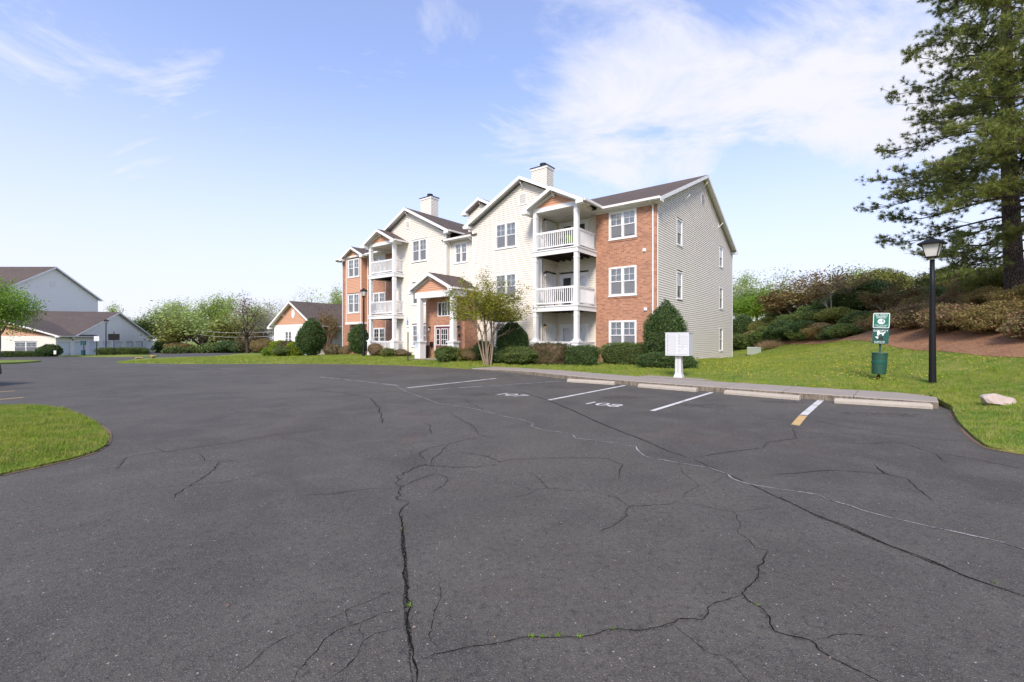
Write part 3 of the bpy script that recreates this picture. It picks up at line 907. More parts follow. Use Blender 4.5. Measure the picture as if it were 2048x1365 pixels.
WHITE_CRACK = [(760,769),(791,771.5),(812,784),(853,798),(878,808),(925,813.5),(966,822),(1010,834),(1048,841),(1068,849),(1062,853),(1085,861),(1143,868),(1150,877),(1215,885),(1273,894),(1274,899),(1287,911),(1300,917),(1355,926.5),(1421,936),(1457,950),(1465,959),(1505,970.5),(1556,979),(1641,990.6),(1655,1000),(1703,1014),(1718,1020),(1776,1036),(1886,1060),(1996,1084),(2025,1093),(2090,1111),(2200,1140)]
ground_strip('sealed_crack', WHITE_CRACK, 0.014, M['sealant_white'], 0.005, jitter=0.006, step=0.06)
CR = [  # (pixel path, width, jitter)
 ([(817,1004),(797,1026),(805,1047),(805,1076),(809,1117),(809,1152),(814,1170),(812,1199),(821,1205),(819,1231),(814,1246),(819,1275),(825,1296),(822,1319),(833,1337),(831,1368)], .014, .004),
 ([(817,1005),(803,1000),(800,979),(796,962),(805,948),(826,938),(851,931),(863,933),(921,936),(1007,930)], .013, .012),
 ([(851,925),(839,907),(860,897),(901,887),(942,877),(976,873)], .011, .012),
 ([(863,933),(868,915),(885,903),(901,887)], .011, .01),
 ([(801,978),(839,959),(873,948),(901,957),(887,972),(860,988)], .010, .01),
 ([(802,979),(737,979),(668,988),(600,993)], .009, .008),
 ([(600,779),(685,786),(740,796),(757,815),(767,848)], .022, .012),
 ([(1041,784),(1096,801),(1147,822),(1198,846),(1249,866),(1300,886),(1337,903),(1388,919)], .018, .006),
 ([(1388,919),(1455,950),(1520,978),(1630,1029),(1703,1058),(1776,1091),(1849,1117),(1923,1150),(1996,1176),(2060,1196)], .016, .006),
 ([(1589,855),(1589,877),(1534,886),(1527,896),(1465,904),(1391,915)], .014, .012),
 ([(1615,838),(1666,850),(1740,862),(1813,873),(1886,881),(1950,884)], .015, .008),
 ([(1648,884),(1740,889),(1780,884),(1813,890),(1868,906),(1941,917),(2060,942)], .013, .008),
 ([(1520,950),(1611,945),(1666,941),(1769,948),(1813,959),(1831,978),(1868,1003)], .012, .01),
 ([(1745,928),(1769,948),(1790,955)], .02, .01),
 ([(1538,1104),(1525,1117),(1526,1126),(1515,1136),(1520,1149),(1512,1164),(1493,1179),(1484,1187),(1495,1202),(1528,1218),(1542,1234),(1542,1249),(1548,1264),(1575,1272),(1604,1277),(1624,1284),(1642,1305),(1671,1319),(1700,1333),(1770,1368)], .011, .0035),
 ([(1484,1189),(1451,1205),(1413,1215),(1412,1228),(1403,1241),(1358,1240),(1323,1258),(1282,1262),(1217,1261),(1188,1272),(1100,1274),(1045,1277),(998,1288),(939,1296),(890,1305),(851,1319)], .009, .0035),
 ([(1343,1250),(1372,1274),(1410,1302),(1446,1310),(1463,1325),(1493,1358),(1500,1370)], .006, .003),
 ([(1539,1104),(1595,1105)], .005, .003),
 ([(1484,1187),(1422,1182)], .005, .003),
 ([(1624,1284),(1690,1268),(1780,1278)], .006, .003),
 ([(1361,1000),(1340,1009),(1293,1012),(1258,1013),(1249,1032),(1226,1053),(1194,1066)], .009, .005),
 ([(1361,1000),(1408,1013),(1466,1025),(1481,1045),(1475,1061),(1510,1094),(1538,1104)], .007, .005),
 ([(1470,1025),(1516,1020),(1551,1013)], .006, .005),
 ([(1188,983),(1232,996),(1256,1012)], .009, .006),
 ([(1061,945),(1080,962),(1092,977),(1147,983),(1188,983)], .009, .007),
 ([(1092,977),(1066,983),(1051,991),(1003,998)], .008, .006),
 ([(908,904),(976,914),(1003,925),(1027,919),(1147,916),(1215,918),(1246,931),(1236,959)], .010, .01),
 ([(799,1220),(764,1227),(728,1243),(690,1255),(649,1281),(623,1316),(594,1343),(580,1370)], .006, .003),
 ([(799,1255),(749,1269),(728,1284),(720,1308),(705,1325),(652,1363)], .006, .003),
 ([(728,1243),(717,1261),(726,1281)], .005, .003),
 ([(799,1179),(740,1202),(696,1220),(699,1240),(705,1248)], .005, .003),
 ([(696,1222),(664,1234),(626,1239)], .004, .003),
 ([(608,1262),(573,1275),(523,1308),(500,1328),(450,1368)], .005, .003),
 ([(881,1164),(879,1202),(866,1234),(865,1261),(856,1272),(878,1302)], .005, .003),
 ([(822,1226),(866,1230)], .004, .003),
 ([(229,941),(253,915),(308,907),(376,898)], .010, .01),
 ([(308,898),(331,905),(376,898),(461,886),(533,873),(663,857)], .011, .01),
 ([(345,997),(362,980),(379,972),(407,956),(427,939),(441,924),(478,922)], .012, .008),
 ([(290,980),(359,973),(379,972),(437,968),(496,956),(547,946)], .008, .008),
 ([(395,905),(412,921),(425,925)], .009, .006),
 ([(928,798),(940,808),(958,815),(966,822)], .014, .015),
 ([(847,845),(860,852),(863,868),(890,869)], .012, .012),
 ([(900,825),(915,835),(940,850),(958,868),(990,876)], .011, .014),
 ([(1355,926),(1372,950),(1400,972),(1375,986),(1361,1000)], .007, .008),
 ([(1400,972),(1450,955),(1465,959)], .006, .008),
 ([(1868,906),(1890,925)], .012, .01),
 ([(200,815),(330,800),(420,790)], .012, .012),
 ([(560,760),(720,778),(860,790)], .012, .012),
]
for pix, w, j in CR:
    ground_strip('crack', pix, w*.54, M['crack_dark'], 0.003, jitter=j*1.7 if pix[0][1] > 990 else j*1.2, step=0.022 if pix[0][1] > 990 else 0.05)
    if w > .0085: ground_strip('crack_stain', pix, w*3.2, M['crack_halo'], 0.0016, jitter=j*1.4, step=0.09)
for pix, w in [([(1041,784),(1096,801),(1147,822),(1198,846),(1249,866),(1300,886)], .035), ([(1560,995),(1630,1029),(1776,1091),(1923,1150),(2060,1198)], .05),
               ([(804,1030),(806,1110),(811,1180),(812,1240),(823,1320),(828,1368)], .045)]:
    ground_strip('joint_band', pix, w*.55, M['joint_dark'], 0.0015, jitter=0.006, step=0.08)

for (px_, py_, rx_, ry_) in ((1240,795,.55,.30),(1420,812,.60,.28),(1560,805,.5,.3),(1760,830,.7,.35),(1120,775,.6,.3),(960,790,.5,.3)):
    x_, y_ = gp(px_, py_)
    MB().poly([(x_+rx_*math.cos(t)*(1+.25*math.sin(3*t+px_)), y_+ry_*math.sin(t)*(1+.3*math.cos(2*t+py_)), 0.0011) for t in np.linspace(0, 2*math.pi, 25)[:-1]]).build('oil_stain', M['oil'], lot)

# wheel stops
ws = MB()
prof = [(-0.085,0.0),(-0.085,0.055),(-0.055,0.115),(0.055,0.115),(0.085,0.055),(0.085,0.0)]
L_ = 0.93
for s0, s1 in ((-1, -0.955), (-0.955, 0.955), (0.955, 1)):
    pass
st_rows = []
for xx, sc in ((-L_,0.78),(-L_+0.03,1.0),(-0.3,1.0),(0.3,1.0),(L_-0.03,1.0),(L_,0.78)):
    st_rows.append([(xx, y*(0.9+0.1*sc), z*(sc if z > 0 else 1)) for y, z in prof])
for i in range(len(st_rows)-1):
    for j in range(len(prof)-1):
        ws.quad(st_rows[i][j], st_rows[i][j+1], st_rows[i+1][j+1], st_rows[i+1][j])
ws.poly(st_rows[0]); ws.poly(st_rows[-1][::-1])
wsm = ws.mesh('wheel_stop', M['wheel_stop_concrete'])
for (a, b), lab in [(((1136,764.5),(1230,770.5)), 'long concrete wheel stop farthest from the tall lamp post, at the head of stall 107'),
                    (((1278,775),(1394,784.5)), 'concrete wheel stop at the head of stall 108, in front of the white mailbox'),
                    (((1450,788.5),(1600,801)), 'concrete wheel stop between the white line right of 108 and the half yellow line'),
                    (((1668,806.5),(1864,818.5)), 'concrete wheel stop at the end of the pavement, nearest the pale boulder')]:
    p = gp(*a); q = gp(*b)
    cx_, cy_ = (p[0]+q[0])/2, (p[1]+q[1])/2
    ang = math.atan2(q[1]-p[1], q[0]-p[0])
    o = mobj('wheel_stop', wsm, None, None, (cx_, cy_, 0.004), ang)
    o.scale = (math.hypot(q[0]-p[0], q[1]-p[1])/1.86, 1, 1)
    tag(o, lab, 'wheel stop', 'wheel stops along the kerb')
# ---------------------------------------------------------------- building kit (local x = to the right along the front, y = into the building)
def FP(d): return lambda a, o, z: (-a, d-o, z)          # wall facing the front, a = u
def RP(c): return lambda a, o, z: (-c+o, a, z)          # wall facing right, a = depth
def LP(c): return lambda a, o, z: (-c-o, a, z)
def KP(d): return lambda a, o, z: (-a, d+o, z)

def sub_iv(ivs, a, b):
    out = []
    for x, y in ivs:
        if b <= x or a >= y: out.append((x, y)); continue
        if a > x: out.append((x, a))
        if b < y: out.append((b, y))
    return out

def siding(root, P, a0, a1, z0, z1, mat, openings=(), gable=None, e=0.125, name='siding', gz=None):
    """lap siding, course by course, each board tilted and lipped; gable = (centre, half width at z_e, z_e, z_apex)"""
    mb = MB(); z = z0
    top = gable[3] if gable else z1
    def lim(zz):
        if gable and zz > gable[2]:
            h = gable[1]*max(0.0, (gable[3]-zz)/(gable[3]-gable[2]))
            return max(a0, gable[0]-h), min(a1, gable[0]+h)
        return a0, a1
    while z < top-0.01:
        zt = min(z+e, top)
        lb = lim(z); lt = lim(zt)
        ivs = [(lb[0], lb[1])]
        for (p, q, r, s_) in openings:
            if zt > r+0.03 and z < s_-0.03: ivs = sub_iv(ivs, p, q)
        for x, y in ivs:
            if y-x < 0.01: continue
            xt, yt = max(x, lt[0]), min(y, lt[1])
            if yt < xt: xt = yt = (xt+yt)/2
            g_ = .009*e/.125
            mb.quad(P(x,.030,z+g_), P(y,.030,z+g_), P(yt,.006,zt), P(xt,.006,zt))
            mb.quad(P(x,-.012,z+g_), P(y,-.012,z+g_), P(y,.030,z+g_), P(x,.030,z+g_))
            mb.quad(P(x,-.012,z), P(y,-.012,z), P(y,-.012,z+g_), P(x,-.012,z+g_))
        z = zt
    return mb.build(name, M[mat], root, kind='stuff')

def solid_wall(root, P, a0, a1, z0, z1, mat, openings=(), depth=0.10, name='brick_wall'):
    xs = sorted({a0, a1, *[o_[0] for o_ in openings], *[o_[1] for o_ in openings]})
    zs = sorted({z0, z1, *[o_[2] for o_ in openings], *[o_[3] for o_ in openings]})
    mb = MB()
    for i in range(len(xs)-1):
        for j in range(len(zs)-1):
            cx_, cz_ = (xs[i]+xs[i+1])/2, (zs[j]+zs[j+1])/2
            if any(o_[0] < cx_ < o_[1] and o_[2] < cz_ < o_[3] for o_ in openings): continue
            mb.quad(P(xs[i],0,zs[j]), P(xs[i+1],0,zs[j]), P(xs[i+1],0,zs[j+1]), P(xs[i],0,zs[j+1]))
    for p, q, r, s_ in openings:
        for A_, B_ in (((p,r),(q,r)), ((q,r),(q,s_)), ((q,s_),(p,s_)), ((p,s_),(p,r))):
            mb.quad(P(A_[0],0,A_[1]), P(B_[0],0,B_[1]), P(B_[0],-depth,B_[1]), P(A_[0],-depth,A_[1]))
    return mb.build(name, M[mat], root)

def pbox(mb, P, a0, a1, o0, o1, z0, z1):
    top = [P(a0,o0,z1), P(a1,o0,z1), P(a1,o1,z1), P(a0,o1,z1)]
    mb.prism(top, [(p[0], p[1], p[2]-(z1-z0)) for p in top]); return mb

_win = {}
def win_meshes(W, H, units, grid_, blind):
    key = (round(W, 2), round(H, 2), units, grid_, blind)
    if key in _win: return _win[key]
    t = 0.085; parts = []
    f = MB()
    f.box(0, t, -.035, .05, 0, H); f.box(W-t, W, -.035, .05, 0, H)
    f.box(t, W-t, -.034, .05, H-t, H); f.box(t, W-t, -.034, .05, 0, t*0.9)
    f.box(-.03, W+.03, -.065, -.001, -.035, 0.018)
    uw_ = (W-2*t-(units-1)*0.09)/units
    for k in range(1, units):
        x = t+k*uw_+(k-1)*0.09
        f.box(x, x+0.09, -.033, .05, t*0.9, H-t)
    parts.append(('frame', f.mesh('window', M['white_trim']), None))
    zb, zt = t*0.9, H-t; zm = (zb+zt)/2
    for k in range(units):
        x0 = t+k*(uw_+0.09); x1 = x0+uw_
        s = 0.042
        up = MB()
        up.box(x0, x0+s, .005, .035, zm-.02, zt); up.box(x1-s, x1, .005, .035, zm-.02, zt)
        up.box(x0+s, x1-s, .006, .034, zt-s, zt); up.box(x0+s, x1-s, .006, .034, zm-.02, zm+.025)
        if grid_:
            xm = (x0+x1)/2; zq = (zm+zt)/2
            up.box(xm-.011, xm+.011, .012, .03, zm+.025, zt-s); up.box(x0+s, x1-s, .013, .029, zq-.011, zq+.011)
        parts.append(('sash', up.mesh('sash', M['white_trim']), None))
        lo = MB()
        lo.box(x0, x0+s, .036, .066, zb, zm+.02); lo.box(x1-s, x1, .036, .066, zb, zm+.02)
        lo.box(x0+s, x1-s, .037, .065, zb, zb+s); lo.box(x0+s, x1-s, .037, .065, zm-.022, zm+.02)
        parts.append(('sash', lo.mesh('sash', M['white_trim']), None))
        for (a, b, y) in ((zm+.02, zt-s+.005, .02), (zb+s-.005, zm-.02, .05)):
            p = MB(); p.quad((x0+s-.005, y, a), (x1-s+.005, y, a), (x1-s+.005, y, b), (x0+s-.005, y, b))
            parts.append(('pane', p.mesh('pane', M['window_glass']), None))
        p = MB(); p.quad((x0+.01, .03, zb+.01), (x1-.01, .03, zb+.01), (x1-.01, .03, zm), (x0+.01, .03, zm))
        parts.append(('insect_screen', p.mesh('insect_screen', M['insect_screen']), None))
        if blind > 0:
            p = MB(); z = zt-0.01; zl = zt-(zt-zb)*blind
            while z > zl:
                p.quad((x0+.002, .072, z), (x1-.002, .072, z), (x1-.002, .082, z-.028), (x0+.002, .082, z-.028)); z -= 0.03
            parts.append(('blind', p.mesh('blind', M['blind_white'] if blind != 0.97 else M['curtain_grey']), None))
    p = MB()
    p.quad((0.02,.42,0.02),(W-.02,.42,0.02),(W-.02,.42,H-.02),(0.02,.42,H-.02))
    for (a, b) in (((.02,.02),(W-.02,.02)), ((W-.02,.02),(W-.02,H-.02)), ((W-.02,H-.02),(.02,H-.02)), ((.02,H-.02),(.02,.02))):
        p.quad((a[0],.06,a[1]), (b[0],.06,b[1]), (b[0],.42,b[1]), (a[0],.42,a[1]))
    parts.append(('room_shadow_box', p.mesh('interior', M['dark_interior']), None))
    _win[key] = parts
    return parts

def window(root, face, plane, a0, a1, z0, z1, units=2, grid_=True, blind=1.0):
    parts = win_meshes(a1-a0, z1-z0, units, grid_, blind)
    w = mobj('window', parts[0][1], root)
    if face == 'F': w.location = (-a1, plane, z0)
    elif face == 'R': w.location = (-plane, a0, z0); w.rotation_euler = (0, 0, R(90))
    for nm, me, _ in parts[1:]:
        mobj('interior' if nm == 'room_shadow_box' else nm, me, w)
    return w

def gable_roof(root, T, c, hw, b0, b1, zE, zA, rakes=(True, False), gutters=(True, True), hwr=None, fascia=0.20, eave_b=None):
    """two shingled slopes, white soffit under them, rake and eave boards; ridge along b"""
    sl = (zA-zE)/hw
    for sgn in (-1, 1):
        h = hw if sgn < 0 or hwr is None else hwr
        zt = zA-sl*h
        tip = c+sgn*h
        q = [T(tip,b0,zt), T(tip,b1,zt), T(c,b1,zA), T(c,b0,zA)]
        MB().slab(q, 0.05).build('roof', M['shingles'], root)
        q2 = [T(tip-sgn*.02,b0+.02,zt-.056), T(tip-sgn*.02,b1-.02,zt-.056), T(c+sgn*.002,b1-.02,zA-.056), T(c+sgn*.002,b0+.02,zA-.056)]
        MB().slab(q2, 0.03).build('soffit', M['white_trim'], root)
        for on, b, s in ((rakes[0], b0, -1), (rakes[1], b1, 1)):
            if not on: continue
            m_ = MB()
            tp = [T(tip,b+s*.03,zt-.012), T(c,b+s*.03,zA-.012), T(c,b+s*.002,zA-.012), T(tip,b+s*.002,zt-.012)]
            m_.slab(tp, fascia)
            m_.build('rake_board', M['white_trim'], root)
            # boxed return at the foot of the rake
            iw = min(0.42, h*0.3)
            zz = zt-0.012-fascia
            m_ = MB()
            tri = [(tip+sgn*.004, zz+.02), (tip-sgn*iw, zz-0.005), (tip-sgn*iw, zz+sl*iw-.02)]
            m_.prism([T(a,b+s*.034,z) for a, z in tri], [T(a,b-s*.36,z) for a, z in tri])
            m_.build('eave_return', M['white_trim'], root)
        if gutters[0 if sgn < 0 else 1]:
            m_ = MB()
            tp = [T(tip,b0+.03,zt+.0), T(tip+sgn*.11,b0+.03,zt+.0), T(tip+sgn*.11,b1-.03,zt+.0), T(tip,b1-.03,zt+.0)]
            m_.slab(tp, 0.11)
            m_.build('gutter', M['gutter_white'], root)

def Tfront(a, b, z): return (-a, b, z)      # ridge runs into the building
def Tside(a, b, z): return (-b, a, z)       # ridge runs along the front

def bracket(root, P, a, z, s=0.34):
    mb = MB()
    pbox(mb, P, a-.03, a+.03, .0, .05, z-s, z)
    t = [P(a-.025,.05,z-s+.02), P(a+.025,.05,z-s+.02), P(a+.025,s,z-.02), P(a-.025,s,z-.02)]
    mb.slab(t, 0.055)
    return mb.build('bracket', M['white_trim'], root)

def vent_panel(root, P, a0, a1, z0, z1):
    mb = MB(); t = .07
    for b in ((a0,a0+t,z0,z1),(a1-t,a1,z0,z1),(a0+t,a1-t,z0,z0+t),(a0+t,a1-t,z1-t,z1)):
        pbox(mb, P, b[0], b[1], .0, .05, b[2], b[3])
    v = mb.build('gable_vent', M['white_trim'], root)
    z = z0+t+.01
    mb = MB()
    while z < z1-t-.02:
        mb.quad(P(a0+t,.045,z), P(a1-t,.045,z), P(a1-t,.015,z+.05), P(a0+t,.015,z+.05)); z += .055
    mb.build('louvre', M['gutter_white'], v)
    mb = MB(); mb.quad(P(a0+t,.012,z0+t), P(a1-t,.012,z0+t), P(a1-t,.012,z1-t), P(a0+t,.012,z1-t))
    mb.build('vent_back', M['dark_interior'], v)

def lantern(root, P, a, z, lit=False):
    mb = MB(); pbox(mb, P, a-.05, a+.05, .0, .03, z-.08, z+.10); pbox(mb, P, a-.015, a+.015, .03, .12, z+.06, z+.09)
    pbox(mb, P, a-.06, a+.06, .06, .18, z-.02, z+.05)
    l = mb.build('wall_lantern', M['dark_bronze'], root)
    mb = MB(); pbox(mb, P, a-.045, a+.045, .075, .165, z-.16, z-.02)
    mb.build('lantern_glass', M['yellow_bulb'] if lit else M['lamp_lens'], l)

# ================================================================= main apartment building
apt = empty('apartment_building', (C0X, C0Y, 0), B_ROT,
            'three storey apartment building of cream siding and red brick with white balconies', 'building')
BK = 8.46
# --- right brick front, d = 0
wins_b = [(1.06,2.63,0.93,2.51),(1.06,2.63,3.84,5.40),(1.06,2.63,6.90,8.40)]
solid_wall(apt, FP(0), 0.0, 3.42, -0.2, BK, 'brick_front', wins_b)
solid_wall(apt, RP(0), 0.0, 0.10, -0.2, BK, 'brick_side')
for w_, bl in zip(wins_b, (1.0, 1.0, 0.9)):
    window(apt, 'F', 0.0, *w_, blind=bl)
    mb = MB(); pbox(mb, FP(0), w_[0]-.05, w_[1]+.05, 0.002, .03, w_[2]-.13, w_[2]-.037); mb.build('brick_sill', M['brick_front'], apt)
mb = MB(); pbox(mb, FP(0), -.02, 3.42, .0, .025, 8.42, 8.60); mb.build('frieze_board', M['white_trim'], apt)
for a, z in ((0.64,6.13),(0.57,3.06)):
    mb = MB(); pbox(mb, FP(0), a-.08, a+.08, 0, .05, z-.08, z+.08); pbox(mb, FP(0), a-.05, a+.05, .05, .08, z-.06, z+.03)
    mb.build('wall_vent', M['white_trim'], apt)

# --- right end wall, u = 0
wins_e = [(3.16,4.18,.93,2.45),(3.16,4.18,3.80,5.40),(3.16,4.18,6.88,8.40),(13.0,14.1,.62,2.35),(13.0,14.1,3.76,5.38),(13.0,14.1,6.88,8.40)]
siding(apt, RP(0), 0.10, 17.4, -0.15, 8.5, 'cream_siding', wins_e, gable=(8.55, 8.55, 8.5, 12.08))
for i, w_ in enumerate(wins_e):
    window(apt, 'R', 0.0, *w_, units=1, blind=(0.97, 0.48, 0.5, 0.97, 0.35, 0.5)[i])
mb = MB(); pbox(mb, RP(0), 17.32, 17.42, -.01, .035, -.15, 8.5); mb.build('corner_board', M['white_trim'], apt)
mb = MB(); pbox(mb, RP(0), 0.10, 0.17, -.01, .035, -.15, 8.5); mb.build('corner_board', M['white_trim'], apt)
mb = MB(); 
ring = [(.42*math.cos(t), .42*math.sin(t)) for t in np.linspace(0, 2*math.pi, 25)[:-1]]
mb.prism([RP(0)(8.5+x,.05,10.75+z) for x, z in ring], [RP(0)(8.5+x,.0,10.75+z) for x, z in ring])
v = mb.build('round_vent', M['white_trim'], apt)
mb = MB()
for k in range(9):
    zz = -.30+k*.07; h = math.sqrt(max(.02, .34**2-(zz+.02)**2))
    mb.quad(RP(0)(8.5-h,.075,10.75+zz), RP(0)(8.5+h,.075,10.75+zz), RP(0)(8.5+h,.055,10.75+zz+.05), RP(0)(8.5-h,.055,10.75+zz+.05))
mb.build('louvre', M['gutter_white'], v)
ring2 = [(.35*math.cos(t), .35*math.sin(t)) for t in np.linspace(0, 2*math.pi, 25)[:-1]]
MB().poly([RP(0)(8.5+x,.053,10.75+z) for x, z in ring2]).build('vent_back', M['curtain_grey'], v)
for a, z in ((4.6,10.05),(8.5,11.85),(12.7,10.05)): bracket(apt, RP(0), a, z)
# back and left walls (never seen head on)
solid_wall(apt, KP(17.4), 0.0, 28.5, -0.3, 8.5, 'cream_siding', name='rear_wall')
siding(apt, LP(28.5), 0.0, 17.4, -0.3, 8.5, 'cream_siding', gable=(8.55, 8.55, 8.5, 12.08))

# --- main roof: ridge along the front
gable_roof(apt, Tside, 8.5, 8.98, -0.36, 28.86, 8.62, 12.30, rakes=(True, True), gutters=(False, True))
mb = MB(); mb.box(0.36, -3.1, -.56, -.455, 8.53, 8.645); mb.build('gutter', M['gutter_white'], apt)
mb = MB(); mb.box(0.33, -3.4, -.47, -.0, 8.50, 8.53); mb.build('soffit', M['white_trim'], apt)
mb = MB(); mb.tube([(-.17,-.50,8.54),(-.17,-.42,8.46),(-.17,-.06,8.38),(-.17,-.06,0.35),(-.17,-.16,0.28)], .042, 4); mb.build('downspout', M['white_trim'], apt)

# --- cream gabled walls, d = -1.2
CD = -1.2
winR = [(8.05,9.70,7.05,8.62),(8.05,9.70,3.95,5.50),(8.05,9.72,.95,2.55)]
siding(apt, FP(CD), 6.21, 11.63, 0.0, 8.7, 'cream_siding', winR)
siding(apt, FP(CD), 3.45, 11.63, 8.7, 8.9, 'cream_siding', [], gable=(7.54, 4.09, 8.7, 10.82))
for w_, bl in zip(winR, (1.0, 1.0, 0.97)): window(apt, 'F', CD, *w_, blind=bl)
winL = [(15.98,17.58,7.08,8.66),(15.98,17.58,4.0,5.55),(15.98,17.58,.95,2.55)]
siding(apt, FP(CD), 14.0, 19.31, 0.0, 8.7, 'cream_siding', winL)
siding(apt, FP(CD), 14.0, 21.86, 8.7, 8.9, 'cream_siding', [], gable=(17.93, 3.93, 8.7, 10.82))
for w_, bl in zip(winL, (1.0, 0.5, 1.0)): window(apt, 'F', CD, *w_, blind=bl)
for c, hw in ((7.54, 4.5), (17.93, 4.5)):
    gable_roof(apt, Tfront, c, hw, CD-.42, 6.0, 8.80, 11.08, gutters=(True, True))
    bracket(apt, FP(CD), c, 10.75)
vent_panel(apt, FP(CD), 7.27, 7.88, 9.45, 10.15); vent_panel(apt, FP(CD), 17.78, 18.28, 9.58, 10.20)
for a in (6.21, 11.57, 14.0, 19.25):
    mb = MB(); pbox(mb, FP(CD), a, a+.07, -.005, .034, 0.0, 8.8); mb.build('corner_board', M['white_trim'], apt)
siding(apt, RP(14.0), CD, -0.88, 0.0, 8.8, 'cream_siding')
siding(apt, LP(11.63), CD, -0.88, 0.0, 8.8, 'cream_siding')
solid_wall(apt, KP(0.1), 14.0, 21.8, 8.5, 8.7, 'white_trim', name='gable_base')
# side walls of the gabled roofs above the eaves
siding(apt, LP(19.31), CD, 0.0, 0.0, 8.7, 'cream_siding')

# --- recessed link, d = -0.9
LD = -0.9
wl = (12.35,13.52,6.62,7.98)
siding(apt, FP(LD), 11.63, 14.0, 4.2, 8.25, 'cream_siding', [wl])
window(apt, 'F', LD, *wl, blind=1.0)
q = [Tside(-1.32,11.2,8.275), Tside(-1.32,14.4,8.275), Tside(-0.4,14.4,8.652), Tside(-0.4,11.2,8.652)]
MB().slab(q, 0.05).build('roof', M['shingles'], apt)
mb = MB(); mb.box(-11.63, -14.12, -1.44, -1.33, 8.14, 8.26); mb.build('gutter', M['gutter_white'], apt)
mb = MB(); mb.box(-11.63, -14.0, -1.33, -.88, 8.14, 8.17); mb.build('soffit', M['white_trim'], apt)
mb = MB(); mb.tube([(-13.85,-1.38,8.15),(-13.85,-1.2,8.0),(-13.88,-.96,7.85),(-13.88,-.96,5.0)], .045, 4); mb.build('downspout', M['white_trim'], apt)
mb = MB(); mb.tube([(-11.85,-1.38,8.15),(-11.75,-1.25,8.0),(-11.72,-.98,7.85),(-11.72,-.98,5.0)], .045, 4); mb.build('downspout', M['white_trim'], apt)
# small gable dormer on the roof of the link
siding(apt, FP(1.0), 11.5, 14.05, 8.9, 10.3, 'cream_siding', [], gable=(12.78, 1.3, 10.3, 11.0))
gable_roof(apt, Tfront, 12.78, 1.62, 0.62, 6.5, 10.55, 11.38, gutters=(False, False))
bracket(apt, FP(1.0), 12.78, 11.05, 0.28)

# --- chimneys
for a0, a1, b0, b1, zt in ((9.30,10.62,4.0,4.85,13.82),(20.72,22.06,3.5,4.3,13.72)):
    ch = MB(); ch.box(-a0-.03, -a1+.03, b0+.03, b1-.03, 9.2, zt); ch = ch.build('chimney', M['cream_siding'], apt)
    siding(ch, FP(b0), a0, a1, 9.3, zt-.12, 'cream_siding'); siding(ch, RP(a0), b0, b1, 9.3, zt-.12, 'cream_siding'); siding(ch, LP(a1), b0, b1, 9.3, zt-.12, 'cream_siding'); siding(ch, KP(b1), a0, a1, 9.3, zt-.12, 'cream_siding')
    mb = MB(); mb.box(-a0+.06, -a1-.06, b0-.06, b1+.06, zt-.16, zt); mb.build('chimney_trim', M['white_trim'], ch)
    mb = MB(); mb.box(-a0+.10, -a1-.10, b0-.10, b1+.10, zt, zt+.05); mb.build('chimney_cap', M['dark_bronze'], ch)
    for sx in (-.035, .035):
        mb = MB(); mb.box(-a0+sx-.035+.0, -a0+sx+.035, b0-.022, b0+.02, 9.3, zt-.16) if sx < 0 else None
        if sx < 0: mb.build('corner_board', M['white_trim'], ch)
    mb = MB(); mb.lathe([(.21,zt+.05),(.21,zt+.16),(.25,zt+.17),(.25,zt+.36),(.2,zt+.38),(.02,zt+.39)], 14, (-a0-a1)/2+.08, (b0+b1)/2)
    mb.build('flue', M['black_metal'], ch, smooth=False)

# --- balconies
bal_me = MB().box(-.019, .019, -.019, .019, 0, 1).mesh('baluster', M['white_trim'])
def railing(root, p0, p1, zb, zt, dirx):
    """rail between two local points; balusters are its sub-parts"""
    (x0, y0), (x1, y1) = p0, p1
    mb = MB()
    if dirx:
        mb.box(x0, x1, y0-.045, y0+.045, zt-.05, zt); mb.box(x0, x1, y0-.03, y0+.03, zt-.11, zt-.05); mb.box(x0, x1, y0-.03, y0+.03, zb, zb+.07)
    else:
        mb.box(x0-.045, x0+.045, y0, y1, zt-.05, zt); mb.box(x0-.03, x0+.03, y0, y1, zt-.11, zt-.05); mb.box(x0-.03, x0+.03, y0, y1, zb, zb+.07)
    r = mb.build('railing', M['white_trim'], root)
    L = math.hypot(x1-x0, y1-y0); n = max(1, int(L/0.125))
    for i in range(n):
        t = (i+.5)/n
        o = bpy.data.objects.new('baluster', bal_me); col.objects.link(o); o.parent = r
        o.location = (x0+(x1-x0)*t, y0+(y1-y0)*t, zb+.07); o.scale = (1, 1, zt-.11-zb-.07)
    return r

